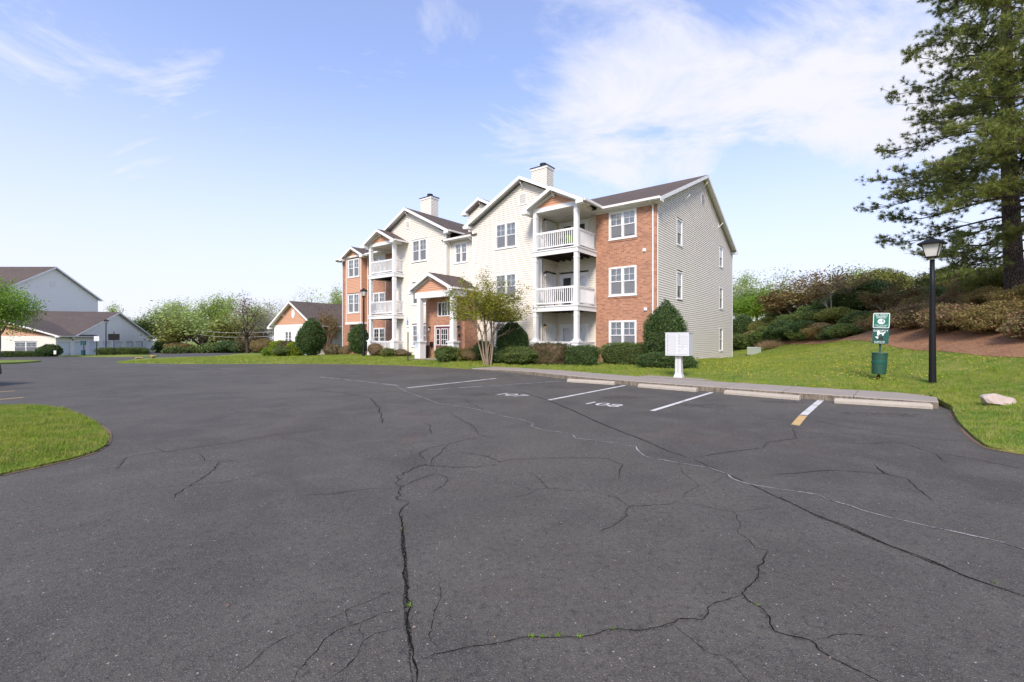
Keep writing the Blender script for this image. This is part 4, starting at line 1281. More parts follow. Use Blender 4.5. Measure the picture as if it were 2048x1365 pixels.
def balcony(root, u0, u1, dF, dB, dL, dRt, ugable, ztip, zap, tipL, tipR, face_back):
    """front posts at dF, decks on two levels, rails on three; gabled roof over the top one"""
    pw = 0.22
    for ua, ub in ((u0, u0+pw), (u1-pw, u1)):
        for za, zb in ((0.0, 3.02), (3.32, 6.06), (6.38, 8.50)):
            mb = MB(); mb.box(-ub, -ua, dF, dF+pw, za, zb)
            mb.box(-ub-.02, -ua+.02, dF-.02, dF+pw+.02, zb-.28, zb-.23)
            mb.build('post', M['white_trim'], root)
        mb = MB(); mb.box(-ub-.09, -ua+.09, dF-.09, dF+pw+.09, 0.0, 1.32); mb.box(-ub-.13, -ua+.13, dF-.13, dF+pw+.13, 1.32, 1.42)
        mb.box(-ub-.04, -ua+.04, dF-.04, dF+pw+.04, 1.42, 1.52)
        mb.build('post_base', M['white_trim'], root)
    for zt in (3.32, 6.38):
        mb = MB(); mb.box(-u1-.03, -u0+.03, dF-.03, dF+.03, zt-.30, zt-.06); mb.box(-u0-.03, -u0+.031, dF+.03, dRt, zt-.30, zt-.06); mb.box(-u1-.031, -u1+.03, dF+.03, dL, zt-.30, zt-.06)
        mb.box(-u1-.07, -u0+.07, dF-.07, dF+.06, zt-.06, zt); mb.box(-u0-.03, -u0+.07, dF+.06, dRt, zt-.06, zt); mb.box(-u1-.07, -u1+.03, dF+.06, dL, zt-.06, zt)
        mb.build('deck_fascia', M['white_trim'], root)
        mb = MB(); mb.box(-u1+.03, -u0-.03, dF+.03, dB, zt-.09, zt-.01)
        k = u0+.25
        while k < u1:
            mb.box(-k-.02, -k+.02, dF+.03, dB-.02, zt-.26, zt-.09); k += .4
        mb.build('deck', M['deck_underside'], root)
    for zb, zt in ((0.45, 1.37), (3.43, 4.33), (6.50, 7.39)):
        railing(root, (-u1+pw, dF+.11), (-u0-pw, dF+.11), zb, zt, True)
        railing(root, (-u0-.11, dF+pw), (-u0-.11, dRt), zb, zt, False)
        railing(root, (-u1+.11, dF+pw), (-u1+.11, dL), zb, zt, False)
    mb = MB(); mb.box(-u1, -u0, dF, dF+.20, 8.50, 8.74); mb.box(-u0-.20, -u0-.002, dF+.20, dB, 8.50, 8.74); mb.box(-u1+.002, -u1+.20, dF+.20, dB, 8.50, 8.74)
    mb.build('beam', M['white_trim'], root)
    mb = MB(); mb.box(-u1+.2, -u0-.2, dF+.2, dB, 8.56, 8.60); mb.build('ceiling', M['white_siding'], root)
    siding(root, FP(dF+.03), u0, u1, 8.74, 8.76, 'peach_siding', [], gable=((u0+u1)/2, (u1-u0)/2, 8.74, 9.40))
    for s in (-1, 1):
        c = (u0+u1)/2; h = (u1-u0)/2
        mb = MB()
        p = [(-(c+s*h), dF+.0, 8.86), (-c, dF+.0, 9.49), (-c, dF+.028, 9.49), (-(c+s*h), dF+.028, 8.86)]
        mb.slab(p, .16); mb.build('gable_trim', M['white_trim'], root)
    gable_roof(root, Tfront, ugable, tipL-ugable, dF-.40, 0.35, ztip, zap, gutters=(True, True))
    bracket(root, FP(dF-.02), ugable, 9.45, 0.30)
balcony(apt, 3.41, 6.23, -2.1, 0.43, CD, 0.0, 4.82, 8.66, 9.66, 6.78, 2.87, True)
balcony(apt, 18.50, 21.53, -2.1, -0.02, -0.02, CD, 20.0, 8.66, 9.66, 21.98, 18.0, False)

# --- walls inside the right balconies
siding(apt, FP(0.43), 3.42, 6.2, 0.1, 8.56, 'cream_siding', [(4.1,6.02,.3,2.36),(4.1,6.02,3.3,5.44),(4.1,6.02,6.36,8.42)])
siding(apt, RP(6.2), CD, 0.43, 0.1, 8.56, 'cream_siding', [(-.93,.2,.3,2.34),(-.93,.2,3.3,5.40),(-.93,.2,6.36,8.40)])
solid_wall(apt, LP(3.42), 0.0, .43, -.2, 8.56, 'brick_side')
for k, z0 in enumerate((.34, 3.33, 6.39)):
    d_ = MB()
    for b in ((-6.02,-5.94,2.05+.0),(-4.18,-4.10,2.05)):
        d_.box(b[0], b[1], .38, .47, z0, z0+2.05)
    d_.box(-5.94, -4.18, .381, .47, z0+1.96, z0+2.05); d_.box(-5.10, -5.02, .385, .47, z0, z0+1.96)
    dd = d_.build('patio_door', M['white_trim'], apt)
    for x0, x1 in ((-5.94,-5.10),(-5.02,-4.18)):
        m_ = MB()
        m_.box(x0, x0+.16, .40, .45, z0, z0+1.96); m_.box(x1-.16, x1, .40, .45, z0, z0+1.96); m_.box(x0+.16, x1-.16, .401, .449, z0+1.80, z0+1.96); m_.box(x0+.16, x1-.16, .401, .449, z0, z0+.22)
        m_.build('door_leaf', M['door_white'], dd)
        m_ = MB(); m_.quad((x0+.15,.425,z0+.2),(x1-.15,.425,z0+.2),(x1-.15,.425,z0+1.82),(x0+.15,.425,z0+1.82)); m_.build('pane', M['window_glass'], dd)
        m_ = MB(); m_.quad((x0+.1,.52,z0+.1),(x1-.1,.52,z0+.1),(x1-.1,.52,z0+1.9),(x0+.1,.52,z0+1.9))
        m_.build('blind', M['blind_white'] if k == 0 else (M['dark_interior'] if (k == 2 or x0 < -5.2) else M['blind_white']), dd)  # where dark, this sheet paints the unlit room instead of a blind
    m_ = MB()
    P = RP(6.2)
    pbox(m_, P, -.93, -.86, -.03, .03, z0, z0+2.03); pbox(m_, P, .13, .20, -.03, .03, z0, z0+2.03); pbox(m_, P, -.86, .13, -.03, .029, z0+1.96, z0+2.03)
    sd_ = m_.build('closet_door', M['white_trim'], apt)
    m_ = MB(); pbox(m_, P, -.86, .13, -.04, -.005, z0, z0+1.96)
    for a0, a1 in ((-.74,-.42),(-.31,.01)):
        for b0, b1 in ((.15,.75),(.9,1.4),(1.5,1.85)):
            pbox(m_, P, a0, a1, -.005, .006, z0+b0, z0+b1)
    m_.build('door_leaf', M['door_white'], sd_)
    lantern(apt, P, -1.06, z0+1.95, lit=(k == 0))

# --- left brick front, d = 0, with a bay
wb = [(22.38,23.96,.9,2.44),(22.38,23.96,3.80,5.36),(22.38,23.96,6.88,8.40)]
solid_wall(apt, FP(0), 19.31, 28.5, -0.2, BK, 'brick_front', wb)
for w_, bl in zip(wb, (.97, 1.0, 1.0)): window(apt, 'F', 0.0, *w_, blind=bl)
mb = MB(); pbox(mb, FP(0), 19.31, 28.5, .0, .025, 8.42, 8.60); mb.build('frieze_board', M['white_trim'], apt)
mb = MB(); mb.box(-21.6, -28.86, -.56, -.455, 8.53, 8.645); mb.build('gutter', M['gutter_white'], apt)
mb = MB(); mb.box(-21.6, -28.83, -.47, -.0, 8.50, 8.53); mb.build('soffit', M['white_trim'], apt)
for a in (22.2, 25.0-.35+.0, 28.42):
    mb = MB(); mb.tube([(-a,-.50,8.54),(-a,-.42,8.46),(-a,-.06,8.30),(-a,-.06,0.35)], .04, 4); mb.build('downspout', M['white_trim'], apt)
BY = -0.5
wy = [(25.18,26.86,6.80,8.36),(25.18,26.88,3.74,5.38)]
siding(apt, FP(BY), 24.9, 27.15, 2.95, 8.5, 'peach_siding', wy)
siding(apt, RP(24.9), BY, 0.0, 2.95, 8.5, 'peach_siding'); siding(apt, LP(27.15), BY, 0.0, 2.95, 8.5, 'peach_siding')
for w_, bl in zip(wy, (1.0, 1.0)): window(apt, 'F', BY, *w_, blind=bl)
mb = MB(); mb.box(-27.2, -24.85, BY-.06, 0.0, 2.78, 2.96); mb.build('bay_base', M['white_trim'], apt)
mb = MB(); mb.box(-27.2, -24.85, BY-.05, 0.0, 8.5, 8.62); mb.build('bay_head', M['white_trim'], apt)
for a in (24.9, 27.08):
    mb = MB(); pbox(mb, FP(BY), a, a+.07, -.005, .034, 2.96, 8.5); mb.build('corner_board', M['white_trim'], apt)
siding(apt, FP(BY), 24.9, 27.15, 8.62, 8.64, 'peach_siding', [], gable=(26.02, 1.12, 8.62, 9.12))
gable_roof(apt, Tfront, 25.95, 1.72, BY-.36, 1.6, 8.52, 9.38, gutters=(True, True))
bracket(apt, FP(BY), 25.95, 9.18, 0.25)

# --- entrance: brick block and gabled porch
ED = -2.38
we = (12.35,13.62,2.98,3.92); de = (12.05,13.90,0.20,2.40)
solid_wall(apt, FP(ED), 11.2, 14.76, -0.2, 4.62, 'brick_front', [we, de])
solid_wall(apt, RP(11.2), ED, CD, -0.2, 4.62, 'brick_side')
solid_wall(apt, LP(14.76), ED, CD, -0.2, 4.62, 'brick_side')
w = MB()
W0, W1, Z0, Z1 = -we[1], -we[0], we[2], we[3]
w.box(W0, W0+.06, ED-.02, ED+.06, Z0, Z1); w.box(W1-.06, W1, ED-.02, ED+.06, Z0, Z1); w.box(W0+.06, W1-.06, ED-.019, ED+.06, Z0, Z0+.06); w.box(W0+.06, W1-.06, ED-.019, ED+.06, Z1-.06, Z1)
w.box(W0+.33, W0+.40, ED-.018, ED+.06, Z0+.06, Z1-.06); w.box(W1-.40, W1-.33, ED-.018, ED+.06, Z0+.06, Z1-.06)
xm = (W0+W1)/2; zm = (Z0+Z1)/2
w.box(xm-.012, xm+.012, ED+.0, ED+.04, Z0+.06, Z1-.06); w.box(W0+.40, W1-.40, ED+.001, ED+.039, zm-.012, zm+.012)
w = w.build('window', M['white_trim'], apt)
m_ = MB(); m_.quad((W0,ED+.03,Z0),(W1,ED+.03,Z0),(W1,ED+.03,Z1),(W0,ED+.03,Z1)); m_.build('pane', M['window_glass'], w)
m_ = MB(); m_.quad((W0,ED+.35,Z0),(W1,ED+.35,Z0),(W1,ED+.35,Z1),(W0,ED+.35,Z1)); m_.build('interior', M['dark_interior'], w)
D0, D1, Z0, Z1 = -de[1], -de[0], de[2], de[3]
d_ = MB(); d_.box(D0, D0+.07, ED-.03, ED+.08, Z0, Z1); d_.box(D1-.07, D1, ED-.03, ED+.08, Z0, Z1); d_.box(D0+.07, D1-.07, ED-.029, ED+.08, Z1-.07, Z1)
dd = d_.build('entrance_door', M['white_trim'], apt)
m_ = MB(); m_.box(D0+.07, D1-.07, ED+.03, ED+.07, Z0, Z1-.07); leaf = m_.build('door_leaf', M['burgundy_paint'], dd)
for x0, x1, nx_ in ((D0+.16, D0+.42, 1), (D0+.60, D0+1.16, 3), (D0+1.34, D0+1.62, 1)):
    m_ = MB(); a, b = Z0+.95, Z0+1.95
    m_.box(x0-.04, x0, ED+.012, ED+.03, a-.04, b+.04); m_.box(x1, x1+.04, ED+.012, ED+.03, a-.04, b+.04); m_.box(x0, x1, ED+.013, ED+.03, b, b+.04); m_.box(x0, x1, ED+.013, ED+.03, a-.04, a)
    for i in range(1, nx_): m_.box(x0+(x1-x0)*i/nx_-.012, x0+(x1-x0)*i/nx_+.012, ED+.014, ED+.03, a, b)
    for i in (1, 2): m_.box(x0, x1, ED+.015, ED+.03, a+(b-a)*i/3-.012, a+(b-a)*i/3+.012)
    m_.build('door_light', M['white_trim'], dd)
    m_ = MB(); m_.quad((x0,ED+.026,a),(x1,ED+.026,a),(x1,ED+.026,b),(x0,ED+.026,b)); m_.build('pane', M['dark_interior'], dd)
lantern(apt, FP(ED), 14.35, 2.25); lantern(apt, FP(ED), 11.72, 2.25)
mb = MB(); pbox(mb, FP(ED), 14.05, 14.25, 0, .14, 1.0, 1.32); mb.build('letter_box', M['black_metal'], apt)
mb = MB(); pbox(mb, FP(ED), 11.62, 11.72, 0, .06, 1.66, 1.82); mb.build('intercom', M['black_metal'], apt)
mb = MB(); mb.box(-14.7, -14.76+.62, -1.9, -1.3, .25, .3) ; 
PD = -3.45
for ua, ub in ((11.12,11.42),(14.10,14.42)):
    mb = MB(); mb.box(-ub, -ua, PD, PD+.28, 0.2, 4.12); mb.build('porch_post', M['white_trim'], apt)
    mb = MB(); mb.box(-ub-.10, -ua+.10, PD-.10, PD+.38, 0.0, 1.30); mb.box(-ub-.15, -ua+.15, PD-.15, PD+.43, 1.30, 1.40); mb.build('post_base', M['white_trim'], apt)
mb = MB(); mb.box(-14.6, -11.0, PD-.02, PD+.28, 4.12, 4.50); mb.box(-11.28, -11.002, PD+.28, ED, 4.12, 4.50); mb.box(-14.598, -14.3, PD+.28, ED, 4.12, 4.50); mb.build('beam', M['white_trim'], apt)
mb = MB(); mb.box(-14.3, -11.28, PD+.28, ED-.002, 4.36, 4.40); mb.build('ceiling', M['white_siding'], apt)
siding(apt, FP(PD+.03), 11.0, 14.6, 4.5, 4.52, 'peach_siding', [], gable=(13.03, 1.9, 4.5, 5.45))
for s in (-1, 1):
    mb = MB(); p = [(-(13.03+s*1.9),PD+.0,4.62),(-13.03,PD+.0,5.53),(-13.03,PD+.028,5.53),(-(13.03+s*1.9),PD+.028,4.62)]
    mb.slab(p, .15); mb.build('gable_trim', M['white_trim'], apt)
gable_roof(apt, Tfront, 13.03, 2.13, PD-.30, -0.9, 4.62, 5.68, gutters=(True, True))
bracket(apt, FP(PD), 13.03, 5.50, 0.30)
mb = MB(); mb.box(-14.76, -11.1, -3.9, ED, 0.1, 0.27); mb.build('porch_slab', M['concrete'], apt)

# --- patio furniture glimpsed on the upper balcony
pt = empty('patio_table', (*Bw(4.9, -0.95), 6.38), B_ROT, 'small round patio table on the top right balcony behind the rails', 'table')
MB().lathe([(.33,.66),(.33,.70),(.02,.71)], 20).build('table_top', M['dark_bronze'], pt)
MB().lathe([(.03,.0),(.03,.66)], 8).build('stem', M['dark_bronze'], pt)
MB().lathe([(.22,.0),(.22,.03),(.03,.05)], 16).build('foot', M['dark_bronze'], pt)
for (u, d, z, lab, mt) in ((4.45,-1.2,6.38,'green patio chair on the top right balcony','leaf_bright'), (5.3,-.9,3.32,'dark patio chair on the middle right balcony','dark_bronze')):
    c = empty('patio_chair', (*Bw(u, d), z), B_ROT+.5, lab, 'chair')
    MB().box(-.24,.24,-.24,.24,.40,.44).build('seat', M[mt], c)
    MB().box(-.24,.24,.22,.26,.46,.90).build('backrest', M[mt], c)
    for x in (-.22,.22):
        for y in (-.22,.22):
            MB().tube([(x,y,0),(x*.95,y*.95,.40)], .016, 6).build('leg', M['dark_bronze'], c)

# ================================================================= small gabled house left of the apartments
club = empty('garden_house', (C0X, C0Y, 0), B_ROT, 'small one storey house with peach gable and brown roof left of the apartments', 'house')
ch_w = [(35.3,36.7,.85,2.30),(33.0,34.1,.85,2.30)]
siding(club, FP(-1.2), 31.2, 38.88, -0.35, 2.75, 'white_siding', ch_w)
for w_ in ch_w: window(club, 'F', -1.2, *w_, blind=0.97)
mb = MB(); pbox(mb, FP(-1.2), 31.1, 38.95, .0, .04, 2.72, 2.92); mb.build('frieze_board', M['white_trim'], club)
siding(club, FP(-1.2), 31.2, 38.9, 2.92, 2.94, 'peach_siding', [], gable=(35.04, 3.86, 2.92, 4.92))
siding(club, RP(31.2), -1.2, 9.0, -0.35, 2.8, 'white_siding', [(0.25,2.7,-.2,2.0)])
siding(club, LP(38.88), -1.2, 9.0, -0.35, 2.8, 'white_siding'); solid_wall(club, KP(9.0), 31.2, 38.88, -.35, 2.8, 'white_siding', name='rear_wall')
gd = MB(); pbox(gd, RP(31.2), .25, 2.7, -.06, -.04, -.2, 2.0); gd = gd.build('garage_door', M['door_white'], club)
for k in range(4):
    mb = MB(); pbox(mb, RP(31.2), .27, 2.68, -.04, -.02, -.18+k*.545, -.18+k*.545+.52); mb.build('panel', M['door_white'], gd)
gable_roof(club, Tfront, 35.04, 4.5, -1.62, 9.4, 2.75, 5.18, gutters=(True, True), rakes=(True, True))
bracket(club, FP(-1.2), 35.04, 4.95, .3); bracket(club, FP(-1.2), 33.3, 4.05, .3); bracket(club, FP(-1.2), 36.8, 4.05, .3)
mb = MB(); P = FP(-1.2)
ring = [(.30*math.cos(t), .42*math.sin(t)) for t in np.linspace(0, 2*math.pi, 21)[:-1]]
mb.prism([P(35.0+x,.05,3.95+z) for x, z in ring], [P(35.0+x,.0,3.95+z) for x, z in ring]); mb.build('oval_vent', M['white_trim'], club)
for a in (31.2, 38.82):
    mb = MB(); pbox(mb, FP(-1.2), a, a+.06, -.005, .034, -.35, 2.72); mb.build('corner_board', M['white_trim'], club)

# ================================================================= garages and the white block behind them, far left
gax, gay = -0.3, 0.954                      # gable wall runs this way (away from the camera)
g_rot = math.atan2(gay, gax) - R(90)        # local y = along the gable wall (away), local x = its outward normal
gar = empty('garage_block', (-65.0, 74.0, -1.0), g_rot, 'low white garage block with a wide gable and a row of pale doors', 'garages')
Pg = lambda a, o, z: (o, a, z)
doors = []
for k, s0 in enumerate((-14.6, -11.1, -7.6, -4.1, -0.6, 2.9, 6.4, 9.9)):
    doors.append((s0, s0+2.5, 0.0, 2.12))
siding(gar, Pg, -15.0, 12.9, -0.6, 2.85, 'white_siding', doors, e=0.16)
siding(gar, Pg, -15.0, 12.9, 2.85, 2.86, 'white_siding', [], gable=(0.0, 11.9, 2.85, 6.75), e=0.16)
for d0 in doors:
    mb = MB(); pbox(mb, Pg, d0[0]-.1, d0[0], -.05, .04, 0, 2.22); pbox(mb, Pg, d0[1], d0[1]+.1, -.05, .04, 0, 2.22); pbox(mb, Pg, d0[0], d0[1], -.05, .039, 2.12, 2.22)
    gd = mb.build('garage_door', M['white_trim'], gar)
    for k in range(4):
        mb = MB(); pbox(mb, Pg, d0[0], d0[1], -.14, -.10, k*.53+.005, k*.53+.525); mb.build('panel', M['garage_door'], gd)
Tg = lambda a, b, z: (-b, a, z)
gable_roof(gar, Tg, 0.0, 12.4, -0.45, 26.0, 2.80, 6.98, gutters=(False, True))
# lean-to eave and hipped roof carried on to the left over the cream wing
mb = MB(); mb.poly([(0.5,-15.4,2.9),(0.5,-11.3,2.9),(-5,-9.0,4.7),(-9.5,-9.0,6.0),(-9.5,-15.4,5.2)]); mb.poly([(0.5,-15.4,2.82),(-9.5,-15.4,5.12),(-9.5,-9,5.92),(-5,-9,4.62),(0.5,-11.3,2.82)])
mb.build('roof', M['shingles'], gar)
mb = MB(); mb.box(0.5, 0.62, -15.4, -11.2, 2.80, 2.92); mb.build('gutter', M['white_trim'], gar)
Pc = lambda a, o, z: (-a, -15.0-o, z)        # cream wing faces the camera
wc = [(1.9,4.3,.8,2.2),(5.6,8.0,.8,2.2)]
siding(gar, Pc, 0.0, 13.0, -0.6, 2.95, 'cream_siding', wc, e=0.16)
siding(gar, Pc, 0.0, 13.0, 2.95, 2.96, 'peach_siding', [], gable=(6.5, 6.5, 2.95, 5.15), e=0.16)
for a in wc:
    parts = win_meshes(a[1]-a[0], a[3]-a[2], 2, True, 1.0)
    w = mobj('window', parts[0][1], gar, None, (-a[1], -15.0, a[2]))
    for nm, me, _ in parts[1:]: mobj('interior' if nm == 'room_shadow_box' else nm, me, w)
Tc = lambda a, b, z: (-a, b, z)
gable_roof(gar, Tc, 6.5, 7.1, -15.5, -6.0, 2.95, 5.45, gutters=(True, True))
for a in (-11.55, 9.4):
    lantern(gar, Pg, a, 2.45)

blk = empty('white_apartment_block', (-86.5, 85.0, -1.0), 0, 'tall white sided apartment block with brown gable roof behind the garages', 'building')
Pb = lambda a, o, z: (o, a, z)
siding(blk, Pb, -9.0, 9.0, -.5, 10.75, 'white_siding', [], gable=(0, 9.0, 10.75, 15.9), e=0.25)
Pf = lambda a, o, z: (-a, -9.0-o, z)
siding(blk, Pf, 0, 34.0, -.5, 10.75, 'white_siding', e=0.25)
solid_wall(blk, lambda a, o, z: (-a, 9.0+o, z), 0, 34.0, -.5, 10.75, 'white_siding', name='rear_wall')
gable_roof(blk, Tg, 0.0, 9.5, -0.5, 34.0, 10.75, 16.2, gutters=(True, True), fascia=0.3)
mb = MB()
ring = [(.55*math.cos(t), .55*math.sin(t)) for t in np.linspace(0, 2*math.pi, 21)[:-1]]
mb.prism([Pb(x-.3,.06,12.9+z) for x, z in ring], [Pb(x-.3,.0,12.9+z) for x, z in ring]); mb.build('round_vent', M['gutter_white'], blk)
mb = MB(); mb.lathe([(.12,14.6),(.12,15.3),(.02,15.32)], 8, -22.0, -3.0); mb.build('roof_pipe', M['black_metal'], blk)
for a, z in ((-5, 13.0), (5, 13.0)):
    bracket(blk, Pb, a, z-.1, .5)
# ---------------------------------------------------------------- street furniture
def at_depth(px, Y): return (px-CX)/FPX*Y, Y

# cluster mailbox on its pedestal
mx, my = at_depth(1358, 15.75)
mbx = empty('mailbox', (mx, my, 0.172), B_ROT, 'white cluster mailbox on a pedestal standing on the pavement', 'mailbox')
ped = MB()
ped.prism([(-.10,-.10,.80),(.10,-.10,.80),(.10,.10,.80),(-.10,.10,.80)], [(-.105,-.105,.14),(.105,-.105,.14),(.105,.105,.14),(-.105,.105,.14)])
ped.prism([(-.105,-.105,.14),(.105,-.105,.14),(.105,.105,.14),(-.105,.105,.14)], [(-.15,-.15,0),(.15,-.15,0),(.15,.15,0),(-.15,.15,0)])
ped.box(-.20,.20,-.16,.16,.755,.80)
ped.build('pedestal', M['mailbox_paint'], mbx)
MB().box(-.008,.008,-.116,-.10,.16,.75).build('seam', M['curtain_grey'], mbx)
body = MB(); body.box(-.40,.40,-.23,.23,.76,1.545); body.box(-.415,.415,-.245,.245,1.545,1.565)
bo = body.build('cabinet', M['mailbox_side'], mbx)
def mdoor(x0, x1, z0, z1, dots=True):
    m = MB(); m.box(x0, x1, -.242, -.23, z0, z1); d = m.build('compartment_door', M['mailbox_paint'], mbx)
    if dots:
        m = MB(); m.box(x0+.05, x0+.068, -.249, -.242, (z0+z1)/2-.009, (z0+z1)/2+.009); m.build('lock', M['dark_bronze'], d)
    return d
for k in range(8): mdoor(-.375, -.02, .80+k*.09, .80+k*.09+.083)
for k in range(4): mdoor(.02, .375, 1.16+k*.09, 1.16+k*.09+.083)
d = mdoor(.02, .375, 1.065, 1.150)
m = MB(); m.box(.05, .30, -.246, -.242, 1.085, 1.13); m.build('label_plate', M['sign_white'], d)
me = text_mesh('U.S. MAIL', .042, M['sticker_blue']); o = mobj('label_text', me, d); o.location = (.175, -.2475, 1.107); o.rotation_euler = (R(90), 0, 0)
d = mdoor(.02, .375, .80, 1.055)
m = MB(); m.box(.25, .35, -.245, -.242, .99, 1.03); m.build('label_plate', M['sign_white'], d)

# lamp posts
def lamp_square(x, y, z, H, label, rz):
    t = empty('lamp_post', (x, y, z), rz, label, 'lamp post', 'lamp posts')
    MB().lathe([(.085,-.1),(.082,.0),(.078,.3),(.072,1.2),(.058,2.6),(.052,H-.62)], 14).build('pole', M['black_metal'], t, smooth=True)
    MB().lathe([(.048,H-.62),(.05,H-.56)], 12).build('collar', M['collar_pale'], t, smooth=True)
    b = MB(); zb, zt, a, c = H-.53, H-.20, .115, .185
    b.box(-.13,.13,-.13,.13,H-.56,H-.53)
    for sx in (-1,1):
        for sy in (-1,1):
            b.tube([(sx*a,sy*a,zb),(sx*c,sy*c,zt)], .013, 4)
    b.box(-c-.015,c+.015,-c-.015,c+.015,zt,zt+.02)
    b.build('lantern_frame', M['black_metal'], t)
    for k in range(4):
        q = Matrix.Rotation(k*math.pi/2, 3, 'Z')
        p = [q @ Vector(v) for v in ((-a+.01,-a+.004,zb),(a-.01,-a+.004,zb),(c-.01,-c+.004,zt),(-c+.01,-c+.004,zt))]
        MB().quad(*[tuple(v) for v in p]).build('lantern_pane', M['lamp_lens'], t)
    cap = MB(); s = .265
    cap.prism([(-.09,-.09,zt+.13),(.09,-.09,zt+.13),(.09,.09,zt+.13),(-.09,.09,zt+.13)], [(-s,-s,zt+.022),(s,-s,zt+.022),(s,s,zt+.022),(-s,s,zt+.022)])
    cap.box(-s,s,-s,s,zt-.012,zt+.021)
    cap.box(-.045,.045,-.045,.045,zt+.13,zt+.18)
    cap.build('cap', M['black_metal'], t)
    return t
lx, ly = at_depth(1865, 12.13)
lamp_square(lx, ly, hz(lx, ly), 3.95, 'tall black lamp post with square lantern on the right lawn', R(38)).rotation_euler[1] = R(-.6)

def lamp_round(x, y, z, H, label, cap_w=.27):
    t = empty('lamp_post', (x, y, z), .3, label, 'lamp post', 'lamp posts')
    MB().lathe([(.14,-.1),(.13,.0),(.12,.35),(.07,.5),(.055,H-.85),(.05,H-.72)], 12).build('pole', M['black_metal'], t, smooth=True)
    MB().lathe([(.05,H-.72),(.15,H-.68),(.10,H-.60)], 6).build('lantern_base', M['black_metal'], t)
    MB().lathe([(.12,H-.60),(.24,H-.27)], 6).build('lantern_glass', M['lamp_lens'], t)
    b = MB()
    for k in range(6):
        a = 2*math.pi*k/6
        b.tube([(.125*math.cos(a),.125*math.sin(a),H-.60),(.245*math.cos(a),.245*math.sin(a),H-.27)], .012, 4)
    b.build('lantern_frame', M['black_metal'], t)
    MB().lathe([(cap_w,H-.28),(cap_w,H-.25),(.20,H-.14),(.07,H-.08),(.03,H-.05),(.045,H-.02),(.01,H)], 6).build('cap', M['black_metal'], t)
    return t
lx, ly = at_depth(727.5, 33.0)
lamp_round(lx, ly, hz(lx, ly)-.02, 5.05, 'black lamp post with hexagonal lantern before the left brick bay')
lx, ly = at_depth(212, 64.0)
lamp_round(lx, ly, float(ga(lx, ly)), 5.15, 'distant black lamp post standing before the garages', .42)

# pet waste station
sx_, sy_ = at_depth(1757, 13.27)
sz = hz(sx_, sy_)
pet = empty('pet_waste_station', (sx_, sy_, sz), B_ROT+R(-2), 'green pet waste station with sign, bag dispenser and round bin', 'pet station')
pet.rotation_euler[1] = R(2.2)
MB().box(-.035,.035,-.035,.035,-.1,.16).build('stub', M['rust_wood'], pet)
MB().box(-.025,.025,-.025,.025,.16,1.90).build('post', M['bin_green'], pet)
bn = MB().lathe([(.165,.14),(.17,.16),(.185,.72),(.19,.74),(.19,.76),(.17,.762)], 22, 0, -.10).build('bin', M['bin_green'], pet, smooth=False)
MB().lathe([(.178,.44),(.185,.45),(.187,.53),(.18,.54)], 22, 0, -.10).build('bin_band', M['dispenser_green'], bn)
MB().lathe([(.192,.735),(.196,.75),(.19,.768)], 22, 0, -.10).build('bin_rim', M['bin_green'], bn)
dp = MB(); dp.box(-.185,.185,-.13,-.03,1.03,1.45); dp.box(-.19,.19,-.135,-.02,1.45,1.47)
dsp = dp.build('bag_dispenser', M['dispenser_green'], pet)
def face_text(s, size, mat, parent, x, y, z, nm='lettering', sx=1.0):
    o = mobj(nm, text_mesh(s, size, M[mat]), parent); o.location = (x, y, z); o.rotation_euler = (R(90), 0, 0); o.scale = (sx, 1, 1); return o
face_text('DOGIPOT', .075, 'dog_white', dsp, 0.0, -.1325, 1.405)
dog = [(-.06,0),(-.02,0),(-.005,.045),(.05,.05),(.055,0),(.085,0),(.09,.05),(.13,.095),(.12,.105),(.07,.085),(.0,.085),(-.015,.15),(-.035,.165),(-.06,.13)]
MB().poly([(x-.02,-.1325,1.27+z) for x, z in dog]).build('dog_emblem', M['dog_white'], dsp)
MB().poly([(-.13,-.1325,1.235),(-.05,-.1325,1.24),(-.045,-.1325,1.18),(-.075,-.1325,1.175)]).build('emblem_mark', M['dog_white'], dsp)
MB().box(-.05,.06,-.134,-.128,1.14,1.235).build('bag_slot', M['dark_bronze'], dsp)
face_text('CLEAN UP', .052, 'dog_white', dsp, -.02, -.1325, 1.085); face_text('AFTER YOUR PET', .03, 'dog_white', dsp, -.02, -.1325, 1.05)
def rrect(x0, x1, z0, z1, r, y, k=5):
    P = []
    for cx_, cz_, a0 in ((x1-r,z1-r,0),(x0+r,z1-r,90),(x0+r,z0+r,180),(x1-r,z0+r,270)):
        for j in range(k+1):
            a = R(a0+90*j/k); P.append((cx_+r*math.cos(a), y, cz_+r*math.sin(a)))
    return P
A_ = rrect(-.19,.19,1.49,1.93,.035,-.045); sg = MB().prism(A_, [(p[0], -.037, p[2]) for p in A_]).build('sign', M['sign_white'], pet)
A_ = rrect(-.172,.172,1.508,1.912,.025,-.0465); MB().poly(A_).build('sign_field', M['sign_green'], sg)
for s, z, k, w in (('PET WASTE', 1.878, .058, .95), ('TRANSMITS', 1.832, .052, .95), ('DISEASE', 1.792, .052, 1.2), ('LEASH CURB AND', 1.572, .036, 1.0), ('CLEAN UP', 1.538, .036, 1.3)):
    face_text(s, k, 'sign_white', sg, 0, -.048, z, sx=w)
MB().poly([(.085*math.cos(t), -.048, 1.682+.078*math.sin(t)) for t in np.linspace(0, 2*math.pi, 25)[:-1]]).build('emblem', M['sign_white'], sg)
m = MB()
m.poly([(x+.035, -.0492, 1.70+z) for x, z in ((-.012,.03),(.012,.03),(.016,-.01),(.022,-.05),(.008,-.05),(.002,-.02),(-.006,-.05),(-.02,-.05),(-.012,-.01))])
m.poly([(.035+.011*math.cos(t), -.0492, 1.741+.011*math.sin(t)) for t in np.linspace(0, 2*math.pi, 11)[:-1]])
